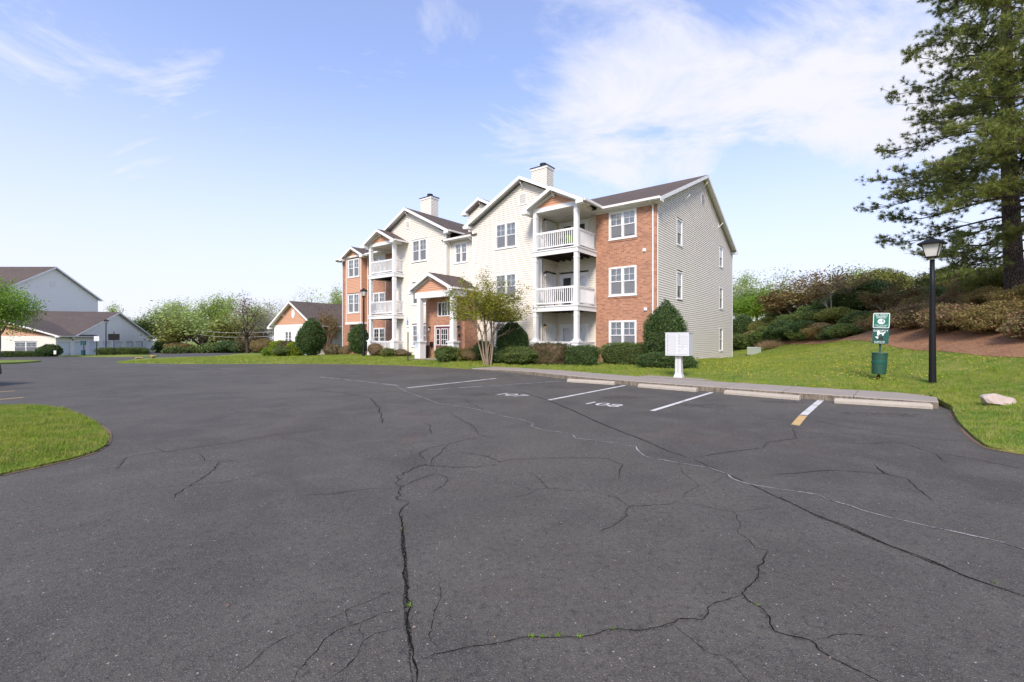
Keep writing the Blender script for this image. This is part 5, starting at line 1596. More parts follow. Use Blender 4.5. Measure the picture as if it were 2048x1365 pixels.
m.poly([(x-.03, -.0492, 1.655+z) for x, z in ((-.03,0),(-.02,0),(-.018,.012),(.012,.012),(.014,0),(.022,0),(.022,.02),(.035,.03),(.02,.034),(.012,.024),(-.03,.024))])
m.build('emblem_figure', M['sign_green'], sg)

# accessible parking sign in front of the left gable
u_ = fr_u(816, -4.6); x_, y_ = Bw(u_, -4.6)
hs = empty('parking_sign', (x_, y_, hz(x_, y_)), B_ROT+R(-12), 'accessible parking sign on a brown post before the cream wall', 'sign')
MB().box(-.03,.03,-.02,.02,-.1,2.70).build('post', M['dark_bronze'], hs)
A_ = rrect(-.15,.15,2.12,2.72,.02,-.034); MB().prism(A_, [(p[0], -.024, p[2]) for p in A_]).build('panel', M['sign_white'], hs)
A_ = rrect(-.15,.15,1.80,2.06,.02,-.034); MB().prism(A_, [(p[0], -.024, p[2]) for p in A_]).build('lower_panel', M['sign_white'], hs)
face_text('RESERVED', .055, 'sign_green', hs, 0, -.0365, 2.66); face_text('PARKING', .06, 'sign_green', hs, 0, -.0365, 2.59)
A_ = rrect(-.10,.10,2.24,2.52,.015,-.0362); MB().poly(A_).build('blue_field', M['sign_blue'], hs)
m = MB()
m.poly([(-.015+.018*math.cos(t), -.0375, 2.485+.018*math.sin(t)) for t in np.linspace(0, 2*math.pi, 13)[:-1]])
m.poly([(x, -.0375, 2.24+z) for x, z in ((-.03,.22),(-.01,.22),(-.005,.17),(.035,.17),(.035,.15),(-.003,.15),(.0,.12),(.04,.12),(.07,.05),(.05,.045),(.03,.10),(-.02,.10))])
rg = []
for t in np.linspace(R(70), R(320), 16): rg.append((.06*math.cos(t)-.005, .06*math.sin(t)))
for t in np.linspace(R(320), R(70), 16): rg.append((.045*math.cos(t)-.005, .045*math.sin(t)))
m.poly([(x, -.0374, 2.335+z) for x, z in rg])
m.build('wheelchair_symbol', M['sign_white'], hs)

# planter bin by the porch
x_, y_ = Bw(14.55, -2.75)
t = empty('litter_bin', (x_, y_, .25), B_ROT, 'dark brown litter bin standing beside the porch brickwork', 'bin')
m = MB(); m.prism([(-.24,-.24,.78),(.24,-.24,.78),(.24,.24,.78),(-.24,.24,.78)], [(-.20,-.20,0),(.20,-.20,0),(.20,.20,0),(-.20,.20,0)]); m.build('body', M['bark_dark'], t)
MB().box(-.26,.26,-.26,.26,.78,.84).build('rim', M['dark_bronze'], t)

# boulders
def boulder(x, y, z, w, dp, h, mat, label, seed):
    r_ = np.random.default_rng(seed)
    bm = bmesh.new(); bmesh.ops.create_icosphere(bm, subdivisions=3, radius=1.0)
    cuts = [(Vector(r_.normal(0, 1, 3)).normalized(), r_.uniform(.42, .8)) for _ in range(15)]
    for v in bm.verts:
        p = v.co.copy()
        for n, dd in cuts:
            e = p.dot(n)-dd
            if e > 0: p -= n*e
        p *= 1+0.03*math.sin(7*p.x+3)*math.cos(6*p.y)+0.02*math.sin(17*p.x)*math.sin(15*p.z+1)
        v.co = Vector((p.x*w/2*1.15, p.y*dp/2*1.15, p.z*h*.62+h*.36))
    me = bpy.data.meshes.new('boulder'); bm.to_mesh(me); bm.free(); me.materials.append(M[mat])
    o = mobj('boulder', me, None, None, (x, y, z)); return tag(o, label, 'boulder', 'boulders on the lawns')
x_, y_ = 9.9, 9.15
boulder(x_, y_, hz(x_, y_)-.03, .66, .42, .30, 'boulder_stone', 'pale pinkish boulder lying in the grass at the far right', 3)
x_, y_ = gp(276, 719); boulder(x_, y_, float(ga(x_, y_))+.02, .75, .5, .28, 'boulder_tan', 'tan boulder on the grass tip, the left one of two', 4)
x_, y_ = gp(306, 717.5); boulder(x_, y_, float(ga(x_, y_))+.02, .55, .5, .42, 'boulder_tan', 'tan boulder on the grass tip, the right one of two', 8)

# transformer cabinet on the lawn behind
x_, y_ = at_depth(1508, 35.5)
t = empty('utility_cabinet', (x_, y_, hz(x_, y_)-.05), B_ROT+R(10), 'pale green utility cabinet on the grass beyond the end wall', 'cabinet')
MB().box(-.48,.48,-.35,.35,0,.52).build('body', M['transformer_green'], t)
MB().prism([(-.46,-.33,.60),(.46,-.33,.56),(.46,.35,.60),(-.46,.35,.60)], [(-.50,-.37,.52),(.50,-.37,.52),(.50,.37,.52),(-.50,.37,.52)]).build('lid', M['transformer_green'], t)

# far things in front of the garages
x_, y_ = gp(104, 711.5)
t = empty('notice_board', (*at_depth(228, 60.0), float(ga(*at_depth(228, 60.0)))), .25, 'black notice board on a post before the garage hedge', 'sign')
MB().tube([(0,0,-.1),(0,0,3.2)], .045, 8).build('post', M['black_metal'], t); MB().box(-.62,.62,-.06,.02,2.05,2.90).build('board', M['black_metal'], t)
p_ = at_depth(166.5, 60.0)
t = empty('waste_dispenser', (*p_, float(ga(*p_))), .3, 'teal waste bag dispenser with bin before a garage door', 'bin')
MB().tube([(.05,0,-.1),(.05,0,2.0)], .05, 8).build('post', M['teal_metal'], t); MB().box(-.26,.26,-.1,.1,1.45,2.0).build('dispenser', M['teal_metal'], t)
MB().lathe([(.21,.1),(.23,.75),(.22,.78)], 14).build('bin', M['teal_metal'], t)
p_ = at_depth(193.5, 60.0)
t = empty('road_sign', (*p_, float(ga(*p_))), .2, 'white sign on a dark post before the garages', 'sign')
MB().tube([(0,0,-.1),(0,0,2.7)], .045, 8).build('post', M['black_metal'], t); MB().box(-.30,.30,-.05,-.02,1.95,2.62).build('panel', M['sign_white'], t)
p_ = at_depth(110, 57.5)
t = empty('yard_sign', (*p_, float(ga(*p_))+.05), .25, 'small white yard sign in front of the round clipped bush', 'sign')
MB().box(-.13,.13,-.02,.02,.25,.72).build('panel', M['sign_white'], t); MB().tube([(0,0,-.1),(0,0,.3)], .02, 6).build('stake', M['dark_bronze'], t)

# utility pole and wires beyond the lot
p_ = at_depth(357, 84.0)
up = empty('utility_pole', (*p_, -1.3), .6, 'wooden utility pole with crossarm in the far wood', 'utility pole')
MB().tube([(0,0,-.2),(0,0,5.6)], [.15,.12], 8).build('pole', M['pole_wood'], up); MB().box(-1.3,1.3,-.06,.06,4.95,5.12).build('crossarm', M['pole_wood'], up)
for k, (oz, lab) in enumerate(((5.1, 'upper thin overhead wire crossing the far wood'), (4.3, 'lower thin overhead wire crossing the far wood'))):
    a = Vector((p_[0], p_[1], -1.3+oz)); b_ = Vector((*at_depth(560, 62.0), 2.6+k*-.6))
    pts = [a.lerp(b_, t_)-Vector((0,0,1.2*math.sin(math.pi*t_)*.5)) for t_ in np.linspace(0, 1, 14)]
    o = MB().tube(pts, .016, 4).build('overhead_wire', M['gutter_white']); tag(o, lab, 'wire', 'overhead wires')

# dark car parked just past the left edge: only the corner of its bumper shows
cx_, cy_ = -19.0, 13.75
car = empty('parked_car', (cx_, cy_, 0.0), R(8), 'dark parked car at the left edge of the picture, only its nose showing', 'car')
prof = [(-2.2,.35),(-2.2,.75),(-1.9,.95),(-1.35,1.0),(-.75,1.40),(.55,1.42),(1.15,1.02),(1.95,.88),(2.2,.70),(2.24,.38),(2.05,.24),(-2.0,.24)]
m = MB(); m.prism([(x,-.86,z) for x, z in prof], [(x,.86,z) for x, z in prof]); bo = m.build('body', M['car_dark'], car)
m = MB(); m.prism([(x,-.865,z) for x, z in ((-1.2,1.0),(-.72,1.33),(.5,1.35),(1.0,1.02))], [(x,-.862,z) for x, z in ((-1.2,1.0),(-.72,1.33),(.5,1.35),(1.0,1.02))]); m.build('side_window', M['dark_interior'], car)
for x in (-1.35, 1.35):
    for y in (-.80, .80):
        m = MB(); m.tube([(x,y-.1,.31),(x,y+.1,.31)], .31, 18); w_ = m.build('wheel', M['tyre'], car)
        m = MB(); m.tube([(x,y-.105,.31),(x,y+.105,.31)], .19, 12); m.build('rim', M['gutter_white'], w_)
for y in (-.62, .62):
    MB().box(2.12,2.235,y-.17,y+.17,.62,.74).build('headlight', M['lamp_lens'], car)

# leaf litter and weeds on the asphalt
n = 90
P = []
while len(P) < n:
    x, y = random.uniform(60, 2000), 720+620*random.random()**1.3
    gx, gy = gp(x, y)
    P.append((gx, gy))
P = np.array(P)
P = P[~in_poly(P, ISL)]; P = P[~in_poly(P, LAWN)]
Vs, Fs = [], []
for i, (x, y) in enumerate(P):
    s = random.uniform(.005, .012); a = random.uniform(0, 6.28); b = s*random.uniform(.3, .7); z = float(ga(x, y))
    ca, sa = math.cos(a), math.sin(a)
    q = [(-s,0,.004),(0,-b,.010),(s,0,.006),(0,b,.012)]
    k = len(Vs); Vs += [(x+ca*u-sa*v, y+sa*u+ca*v, z+w+.003) for u, v, w in q]; Fs.append((k,k+1,k+2,k+3))
o = mobj('leaf_litter', np_mesh('leaf_litter', np.array(Vs), np.array(Fs)), None, M['litter']); tag(o, 'scattered bits of dry leaf on the dark asphalt', 'leaf litter', kind='stuff')
weed_px = [(821,1213,1.0),(804,1058,.5),(1064,1275,.8),(1084,1275,.7),(1117,1272,.9),(1160,1274,.7),(1224,1259,.6),(1515,1211,.6),(1990,1166,.5),(975,918,.6)]
Vs, Fs = [], []
for x, y, sc in weed_px:
    gx, gy = gp(x, y)
    for k in range(16):
        a = random.uniform(0, 6.28); l = sc*random.uniform(.012, .032); w = .003*sc
        bx, by = gx+random.gauss(0, .010*sc), gy+random.gauss(0, .006*sc)
        q = [(bx-w*math.sin(a), by+w*math.cos(a), .002), (bx+w*math.sin(a), by-w*math.cos(a), .002), (bx+math.cos(a)*l, by+math.sin(a)*l, l*random.uniform(.3, 1.0))]
        n0 = len(Vs); Vs += q; Fs.append((n0, n0+1, n0+2))
o = mobj('crack_weeds', np_mesh('crack_weeds', np.array(Vs), np.array(Fs)), None, M['leaf_bright']); tag(o, 'small weeds sprouting from the asphalt cracks', 'weeds', kind='stuff')
# ---------------------------------------------------------------- vegetation kit
def unit(v): return v/np.maximum(np.linalg.norm(v, axis=-1, keepdims=True), 1e-9)

def leaf_arrays(C, s, r_, up=0.35, asp=0.5, droop=None):
    n = len(C)
    nrm = r_.normal(0, 1, (n, 3)); nrm[:, 2] = np.abs(nrm[:, 2])+up; nrm = unit(nrm)
    t = unit(np.cross(nrm, r_.normal(0, 1, (n, 3)))); b = np.cross(nrm, t)
    sz = (s*r_.uniform(.6, 1.35, n))[:, None]
    V = np.stack([C-t*sz*.5, C-b*sz*.5*asp, C+t*sz*.5, C+b*sz*.5*asp], 1).reshape(-1, 3)
    F = np.arange(4*n).reshape(-1, 4)
    return V, F

def sup_pts(dirs, p):
    k = (np.abs(dirs)**p).sum(1)**(-1/p)
    return dirs*k[:, None]

def lump(dirs, r_, amp):
    o = np.zeros(len(dirs))
    for f in (2.0, 3.6, 6.0):
        for _ in range(3):
            w = r_.normal(0, 1, 3)*f; o += np.sin(dirs@w+r_.uniform(0, 6.28))/f
    hi = np.zeros(len(dirs))
    for f in (10.0, 15.0, 22.0):
        for _ in range(2):
            w = r_.normal(0, 1, 3)*f; hi += np.sin(dirs@w+r_.uniform(0, 6.28))
    return 1+amp*o*0.8+.016*hi

def shrub_meshes(key, w, d, h, n, leaf, mat, core, seed, p=2.0, taper=None, amp=.12, loose=.06, corescale=.86, up=.35, asp=.5):
    r_ = np.random.default_rng(seed)
    dirs = unit(r_.normal(0, 1, (n, 3)))
    S = sup_pts(dirs, p)
    st = r_.bit_generator.state
    lm = lump(dirs, np.random.default_rng(seed+1), amp)
    rad = lm*(1-np.abs(r_.normal(0, loose, n))*1.3+r_.normal(0, .012, n))
    spr = r_.uniform(0, 1, n) < .07; rad = np.where(spr, rad*(1+r_.uniform(0, .13, n)), rad)
    hole = np.zeros(n)
    for f in (7.0, 9.0, 12.0, 16.0):
        hole += np.sin(dirs@(r_.normal(0, 1, 3)*f)+r_.uniform(0, 6.28))
    rad = np.where((hole < -1.35) & ~spr, rad*r_.uniform(.80, .93, n), rad)
    Q = S*rad[:, None]
    def shape(Q):
        z = (Q[:, 2]+1)/2
        k = np.ones(len(Q)) if taper is None else np.interp(np.clip(z, 0, 1.1), *taper)
        return np.c_[Q[:, 0]*k*w/2, Q[:, 1]*k*d/2, np.maximum(z*h, 0.01)]
    V, F = leaf_arrays(shape(Q), leaf, r_, up, asp)
    me = np_mesh('foliage', V, F); me.materials.append(M[mat])
    nu, nv = 18, 11
    D = np.array([(math.sin(math.pi*j/(nv-1))*math.cos(2*math.pi*i/nu), math.sin(math.pi*j/(nv-1))*math.sin(2*math.pi*i/nu), math.cos(math.pi*j/(nv-1))) for j in range(nv) for i in range(nu)])
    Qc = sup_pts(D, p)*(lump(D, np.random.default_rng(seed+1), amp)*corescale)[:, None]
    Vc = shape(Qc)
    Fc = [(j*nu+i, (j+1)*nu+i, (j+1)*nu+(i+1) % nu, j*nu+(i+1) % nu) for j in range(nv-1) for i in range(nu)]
    mc = np_mesh('dark_core', Vc, np.array(Fc), True); mc.materials.append(M[core])  # solid dark core added to block see-through, standing for the shaded inside
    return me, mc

_shr = {}
def shrub(name, x, y, z, w, d, h, label, cat='shrub', rz=0.0, style='evergreen', p=2.0, taper=None, amp=.12, group=None, seed=1, dens=1.0, leaf=.07, loose=.06, corescale=.86, share=None):
    mats = {'evergreen': ('leaf_evergreen','shrub_core'), 'hedge': ('leaf_hedge','shrub_core'), 'hedge_brown': ('leaf_hedge_brown','shrub_core_brown'),
            'lime': ('leaf_lime','shrub_core'), 'bronze': ('leaf_bronze','shrub_core_brown'), 'bronze_green': ('leaf_bronze_green','shrub_core_brown'),
            'olive': ('leaf_olive','shrub_core'), 'spring': ('leaf_spring','shrub_core'), 'bright': ('leaf_bright', 'shrub_core')}[style]
    area = math.pi*(w*h+d*h+w*d)/1.6
    n = int(min(26000, dens*area/(leaf*leaf*.25)*1.15))
    if share is not None and share in _shr:
        me, mc, (w0, d0, h0) = _shr[share]
    else:
        me, mc = shrub_meshes(name, w, d, h, n, leaf, mats[0], mats[1], seed, p, taper, amp, loose, corescale)
        w0, d0, h0 = w, d, h
        if share is not None: _shr[share] = (me, mc, (w, d, h))
    t = empty(name, (x, y, z), rz, label, cat, group)
    t.scale = (w/w0, d/d0, h/h0)
    mobj('foliage', me, t); mobj('dark_core', mc, t)
    return t
CONE = ((0,.35,.7,.9,1.0,1.1), (.88,1.04,1.0,.86,.66,.5))
EGG = ((0,.3,.6,1.0,1.1), (.9,1.05,1.0,.8,.6))

def tree_skeleton(r_, stems, cfg):
    """tapered, wandering limbs; returns tubes and the twig tips"""
    tubes, tips = [], []
    def limb(p, d, L, rad, lev):
        n = cfg['segs'][lev]; P = [p.copy()]; rr = [rad]
        end = rad*cfg['taper'][lev]
        for i in range(n):
            d = unit(d + r_.normal(0, cfg['wander'][lev], 3) + np.array([0, 0, cfg['lift'][lev]]))
            p = p+d*L/n
            P.append(p.copy()); rr.append(rad+(end-rad)*(i+1)/n)
        tubes.append((P, rr, lev))
        if lev == cfg['levels']-1:
            for q in P[1:]: tips.append(q)
            return
        k = cfg['kids'][lev]
        for j in range(k):
            t = 1.0 if j == 0 else r_.uniform(cfg['from'][lev], 1.0)
            idx = min(int(t*n), n-1); f = t*n-idx
            q = P[idx]*(1-f)+P[idx+1]*f
            ax = unit(np.cross(d, r_.normal(0, 1, 3)))
            ang = R(r_.uniform(*cfg['angle'][lev])) * (0.5 if j == 0 else 1)
            nd = unit(d*math.cos(ang)+ax*math.sin(ang))
            limb(q, nd, L*cfg['ratio'][lev]*r_.uniform(.75, 1.2), max(rr[idx]*cfg['rr'][lev]*r_.uniform(.8, 1.0), .006), lev+1)
    for p, d, L, rad in stems: limb(np.array(p, float), unit(np.array(d, float)), L, rad, 0)
    return tubes, np.array(tips)

def tubes_mesh(tubes, mat, name='trunk'):
    mb = MB()
    for P, rr, lev in tubes:
        mb.tube(P, rr, 8 if lev == 0 else (5 if lev == 1 else 3), cap=False)
    return mb.mesh(name, M[mat], smooth=True)

def make_tree(name, stems, cfg, seed, bark, leafmat, leaf, per_tip, spread, zmin=0.0, asp=.55, up=.3):
    r_ = np.random.default_rng(seed)
    tubes, tips = tree_skeleton(r_, stems, cfg)
    tm = tubes_mesh(tubes, bark)
    cm = None
    if leafmat:
        C = np.repeat(tips, per_tip, axis=0)
        C = C + r_.normal(0, spread, C.shape)
        C = C[C[:, 2] > zmin]
        V, F = leaf_arrays(C, leaf, r_, up, asp)
        cm = np_mesh('crown', V, F); cm.materials.append(M[leafmat])
    top = tips[:, 2].max(); wid = np.percentile(np.abs(tips[:, :2]), 97)
    return tm, cm, top, wid

def put_tree(name, proto, x, y, z, H, W, rz, label, cat='tree', group=None):
    tm, cm, top, wid = proto
    t = empty(name, (x, y, z), rz, label, cat, group)
    sxy = (W/2)/wid if W else H/top
    t.scale = (sxy, sxy, H/top)
    mobj('trunk', tm, t)
    if cm: mobj('crown', cm, t)
    else: pass
    return t

DEC = dict(levels=4, segs=(5,4,4,3), taper=(.55,.5,.4,.3), wander=(.06,.14,.2,.25), lift=(.05,.10,.08,.02), kids=(6,5,4), **{'from': (.35,.3,.25)}, angle=((25,60),(25,60),(20,60)), ratio=(.58,.62,.6), rr=(.55,.6,.6))
def deci(seed, leafmat, leaf=.30, per=4, spread=.28, bark='bark_grey', trunk=3.0):
    return make_tree('t', [((0,0,-.3),(0,0,1),trunk,.16)], DEC, seed, bark, leafmat, leaf, per, spread, 1.0)
CRP = dict(levels=4, segs=(6,4,3,3), taper=(.6,.5,.45,.35), wander=(.045,.10,.16,.25), lift=(.03,.03,.0,-.05), kids=(4,4,4), **{'from': (.6,.4,.3)}, angle=((16,44),(20,52),(20,60)), ratio=(.46,.55,.55), rr=(.62,.6,.6))
def crape(seed, leafmat, bark, nst=8, lean=.30, leaf=.13, per=7, spread=.13, L=2.6, rad=.055, zmin=1.2):
    r_ = np.random.default_rng(seed); st = []
    for k in range(nst):
        a = 2*math.pi*k/nst+r_.uniform(-.3, .3); q = lean*r_.uniform(.35, 1.1)
        st.append(((.12*math.cos(a), .12*math.sin(a), -.2), (q*math.cos(a), q*math.sin(a), 1), L*r_.uniform(.85, 1.1), rad*r_.uniform(.7, 1.1)))
    return make_tree('c', st, CRP, seed, bark, leafmat, leaf, per, spread, zmin)
BARE = dict(levels=5, segs=(4,4,4,3,3), taper=(.6,.5,.45,.4,.3), wander=(.05,.10,.12,.16,.2), lift=(.05,.08,.08,.06,.04), kids=(5,4,4,3), **{'from': (.3,.3,.25,.2)}, angle=((20,50),(15,45),(15,45),(15,45)), ratio=(.72,.62,.6,.6), rr=(.6,.6,.6,.6))

# ---------------------------------------------------------------- shrubs along the apartment front
def shrub_at(name, px, d, w, dp, h, label, **kw):
    u = fr_u(px, d); x, y = Bw(u, d)
    return shrub(name, x, y, hz(x, y)-.04, w, dp, h, label, rz=B_ROT, **kw)
def hedge_px(px0, px1, d, dp, h, label, **kw):
    ua, ub = fr_u(px1, d), fr_u(px0, d); x, y = Bw((ua+ub)/2, d)
    return shrub('hedge', x, y, hz(x, y)-.05, abs(ub-ua), dp, h, label, 'hedge', rz=B_ROT, p=5.0, **kw)

x, y = Bw(-.85, -1.25)
shrub('conical_shrub', x, y, hz(x, y)-.05, 1.92, 1.85, 2.9, 'tall dark pointed evergreen at the brick corner behind the mailbox', rz=.4, taper=CONE, seed=21, leaf=.075, amp=.16, loose=.09)
hedge_px(1206, 1300, -1.2, .95, 1.12, 'clipped hedge under the ground floor brick window', style='hedge', seed=22, leaf=.06)
hedge_px(1277, 1391, -3.0, 1.0, .72, 'low clipped hedge directly behind the white mailbox', style='evergreen', seed=23, leaf=.055)
hedge_px(1139, 1196, -2.85, .95, .98, 'dark clipped hedge at the foot of the right balcony post', style='evergreen', seed=24, leaf=.055)
hedge_px(1058, 1141, -2.8, .95, 1.13, 'browner clipped hedge left of the right balcony post', style='hedge_brown', seed=25, leaf=.06)
shrub_at('conical_shrub', 1025, -2.4, 1.9, 1.8, 2.3, 'dome shaped dark evergreen under the right cream wall', taper=CONE, seed=26, leaf=.06, amp=.08)
shrub_at('low_shrub', 1040, -3.5, 2.3, 1.2, .95, 'loose dark low shrub in front of the dome shaped evergreen', style='hedge', seed=27, leaf=.07, loose=.14, amp=.3)
shrub_at('low_shrub', 1003, -3.3, 1.5, 1.1, .8, 'green low shrub right of the crape myrtle foot', style='evergreen', seed=28, leaf=.08, loose=.15, amp=.3)
shrub_at('low_shrub', 968, -3.0, 1.6, 1.3, 1.2, 'dark shrub behind the crape myrtle stems', style='evergreen', seed=29, leaf=.08, loose=.14, amp=.3)
shrub_at('low_shrub', 938, -3.4, 1.3, 1.0, .85, 'bronze low shrub left of the crape myrtle stems', style='bronze_green', seed=30, leaf=.07, loose=.15, amp=.3)
shrub_at('low_shrub', 914, -3.7, 1.1, 1.0, .75, 'olive and bronze low shrub right of the entrance post', style='olive', seed=31, leaf=.07, loose=.15, amp=.3)
shrub_at('low_shrub', 890, -4.3, 1.35, 1.1, 1.0, 'rounded shrub in front of the burgundy entrance door', style='hedge', seed=32, leaf=.065, loose=.12, amp=.25)
shrub_at('egg_shrub', 718, -1.6, 1.85, 1.7, 2.5, 'egg shaped dark evergreen before the left brick bay', taper=EGG, seed=33, leaf=.09)
shrub_at('low_shrub', 752, -2.6, 1.5, 1.0, .9, 'brown twiggy low shrub under the left balcony', style='bronze', seed=34, leaf=.08, loose=.2, amp=.3, dens=.6)
shrub_at('low_shrub', 772, -2.9, 1.4, .9, .65, 'small green low shrub by the left balcony post', style='olive', seed=35, leaf=.08, loose=.2, amp=.3, dens=.7)
shrub_at('low_shrub', 806, -2.3, 1.8, .8, .5, 'thin low plants along the left cream wall', style='hedge_brown', seed=36, leaf=.07, loose=.2, amp=.3, dens=.5)
# house
shrub_at('conical_shrub', 621, -2.9, 2.45, 2.3, 3.15, 'big dark pointed evergreen before the small house', taper=CONE, seed=37, leaf=.10)
shrub_at('clipped_shrub', 558, -2.6, 1.6, 1.4, 1.45, 'lime green shrub at the left corner of the small house', style='lime', seed=38, leaf=.10, p=3)
shrub_at('clipped_shrub', 575, -2.9, 1.9, 1.4, 1.45, 'dark brown shrub between the two lime green ones', style='hedge_brown', seed=39, leaf=.10, p=3)
shrub_at('clipped_shrub', 592, -3.2, 1.6, 1.4, 1.35, 'lime green shrub against the big pointed evergreen', style='lime', seed=40, leaf=.10, p=3)
shrub_at('low_shrub', 566, -3.8, 2.6, 1.2, .95, 'dark spreading low shrub below the lime green ones', style='hedge', seed=41, leaf=.10, loose=.15, amp=.3)
shrub_at('low_shrub', 664, -1.9, 2.6, 1.1, .9, 'brown twiggy low shrub right of the big pointed evergreen', style='hedge_brown', seed=42, leaf=.09, loose=.2, amp=.3)
shrub_at('low_shrub', 690, -1.6, 1.6, 1.0, .75, 'grey brown low shrub at the left brick corner', style='bronze', seed=43, leaf=.09, loose=.2, amp=.3)
shrub_at('low_shrub', 536, -3.2, 1.7, 1.3, 1.0, 'fresh green low shrub at the left end of the bed', style='bright', seed=44, leaf=.10, loose=.18, amp=.3)

# in front of the garages
p_ = at_depth(245, 63.0)
shrub('hedge', *p_, float(ga(*p_))-.05, 6.6, 1.5, 1.12, 'long clipped hedge in front of the garage doors', 'hedge', rz=.12, style='hedge', p=6.0, seed=45, leaf=.11)
p_ = at_depth(100, 58.5)
shrub('round_shrub', *p_, float(ga(*p_))-.1, 2.5, 2.3, 1.75, 'round clipped bush at the corner of the cream wing', rz=0, style='evergreen', seed=46, leaf=.11, taper=((0,.3,1.1), (1,1.02,.95)))
p_ = at_depth(38, 57.0)
shrub('hedge', *p_, float(ga(*p_))-.1, 5.2, 1.2, .85, 'low dark hedge under the windows of the cream wing', 'hedge', rz=.3, style='evergreen', p=5.0, seed=47, leaf=.11)
p_ = at_depth(324, 84.0)
shrub('conical_shrub', *p_, float(ga(*p_))-.1, 1.9, 1.9, 2.6, 'narrow dark evergreen at the right end of the garages', rz=.3, style='evergreen', taper=CONE, seed=48, leaf=.13)

# ---------------------------------------------------------------- trees near the building
p_ = at_depth(976, 24.2)
CM = crape(51, 'leaf_crape', 'bark_tan', nst=8, lean=.24, leaf=.10, per=14, spread=.15, L=3.3, rad=.05, zmin=3.1)
put_tree('crape_myrtle', CM, p_[0], p_[1], hz(*p_)-.05, 5.25, 3.8, .4, 'crape myrtle with many bare stems in front of the entrance', 'tree', 'crape myrtles')
CM2 = crape(52, 'leaf_crape_brown', 'bark_pink', nst=7, lean=.30, leaf=.13, per=3, spread=.12, L=2.7, rad=.09)
p_ = at_depth(654, 41.5)
put_tree('crape_myrtle', CM2, p_[0], p_[1], hz(*p_)-.05, 4.5, 3.4, .4, 'nearly bare crape myrtle with orange bark beside the small house', 'tree', 'crape myrtles')

# crape myrtles on the bank
CM3 = crape(53, 'leaf_crape_brown', 'bark_tan', nst=6, lean=.45, leaf=.15, per=7, spread=.16, L=2.3, rad=.06)
CM4 = crape(54, 'leaf_crape_brown', 'bark_pale', nst=6, lean=.38, leaf=.14, per=3, spread=.16, L=2.5, rad=.06)
for px_, Y_, H_, W_, pr, lab in ((1592, 44.0, 4.3, 6.3, CM3, 'orange brown crape myrtle on the bank, nearest the end wall'),
                             (1634, 47.0, 5.2, 6.6, CM4, 'tallest reddish crape myrtle on the top of the bank'),
                             (1672, 35.0, 4.1, 4.4, CM4, 'dense twiggy crape myrtle rising from the lower bank'),
                             (1790, 27.5, 2.6, 3.2, CM3, 'small crape myrtle with pale stems under the pine branches')):
    p_ = at_depth(px_, Y_)
    put_tree('crape_myrtle', pr, p_[0], p_[1], hz(*p_)-.05, H_, W_, px_*.37, lab, 'tree', 'crape myrtles')

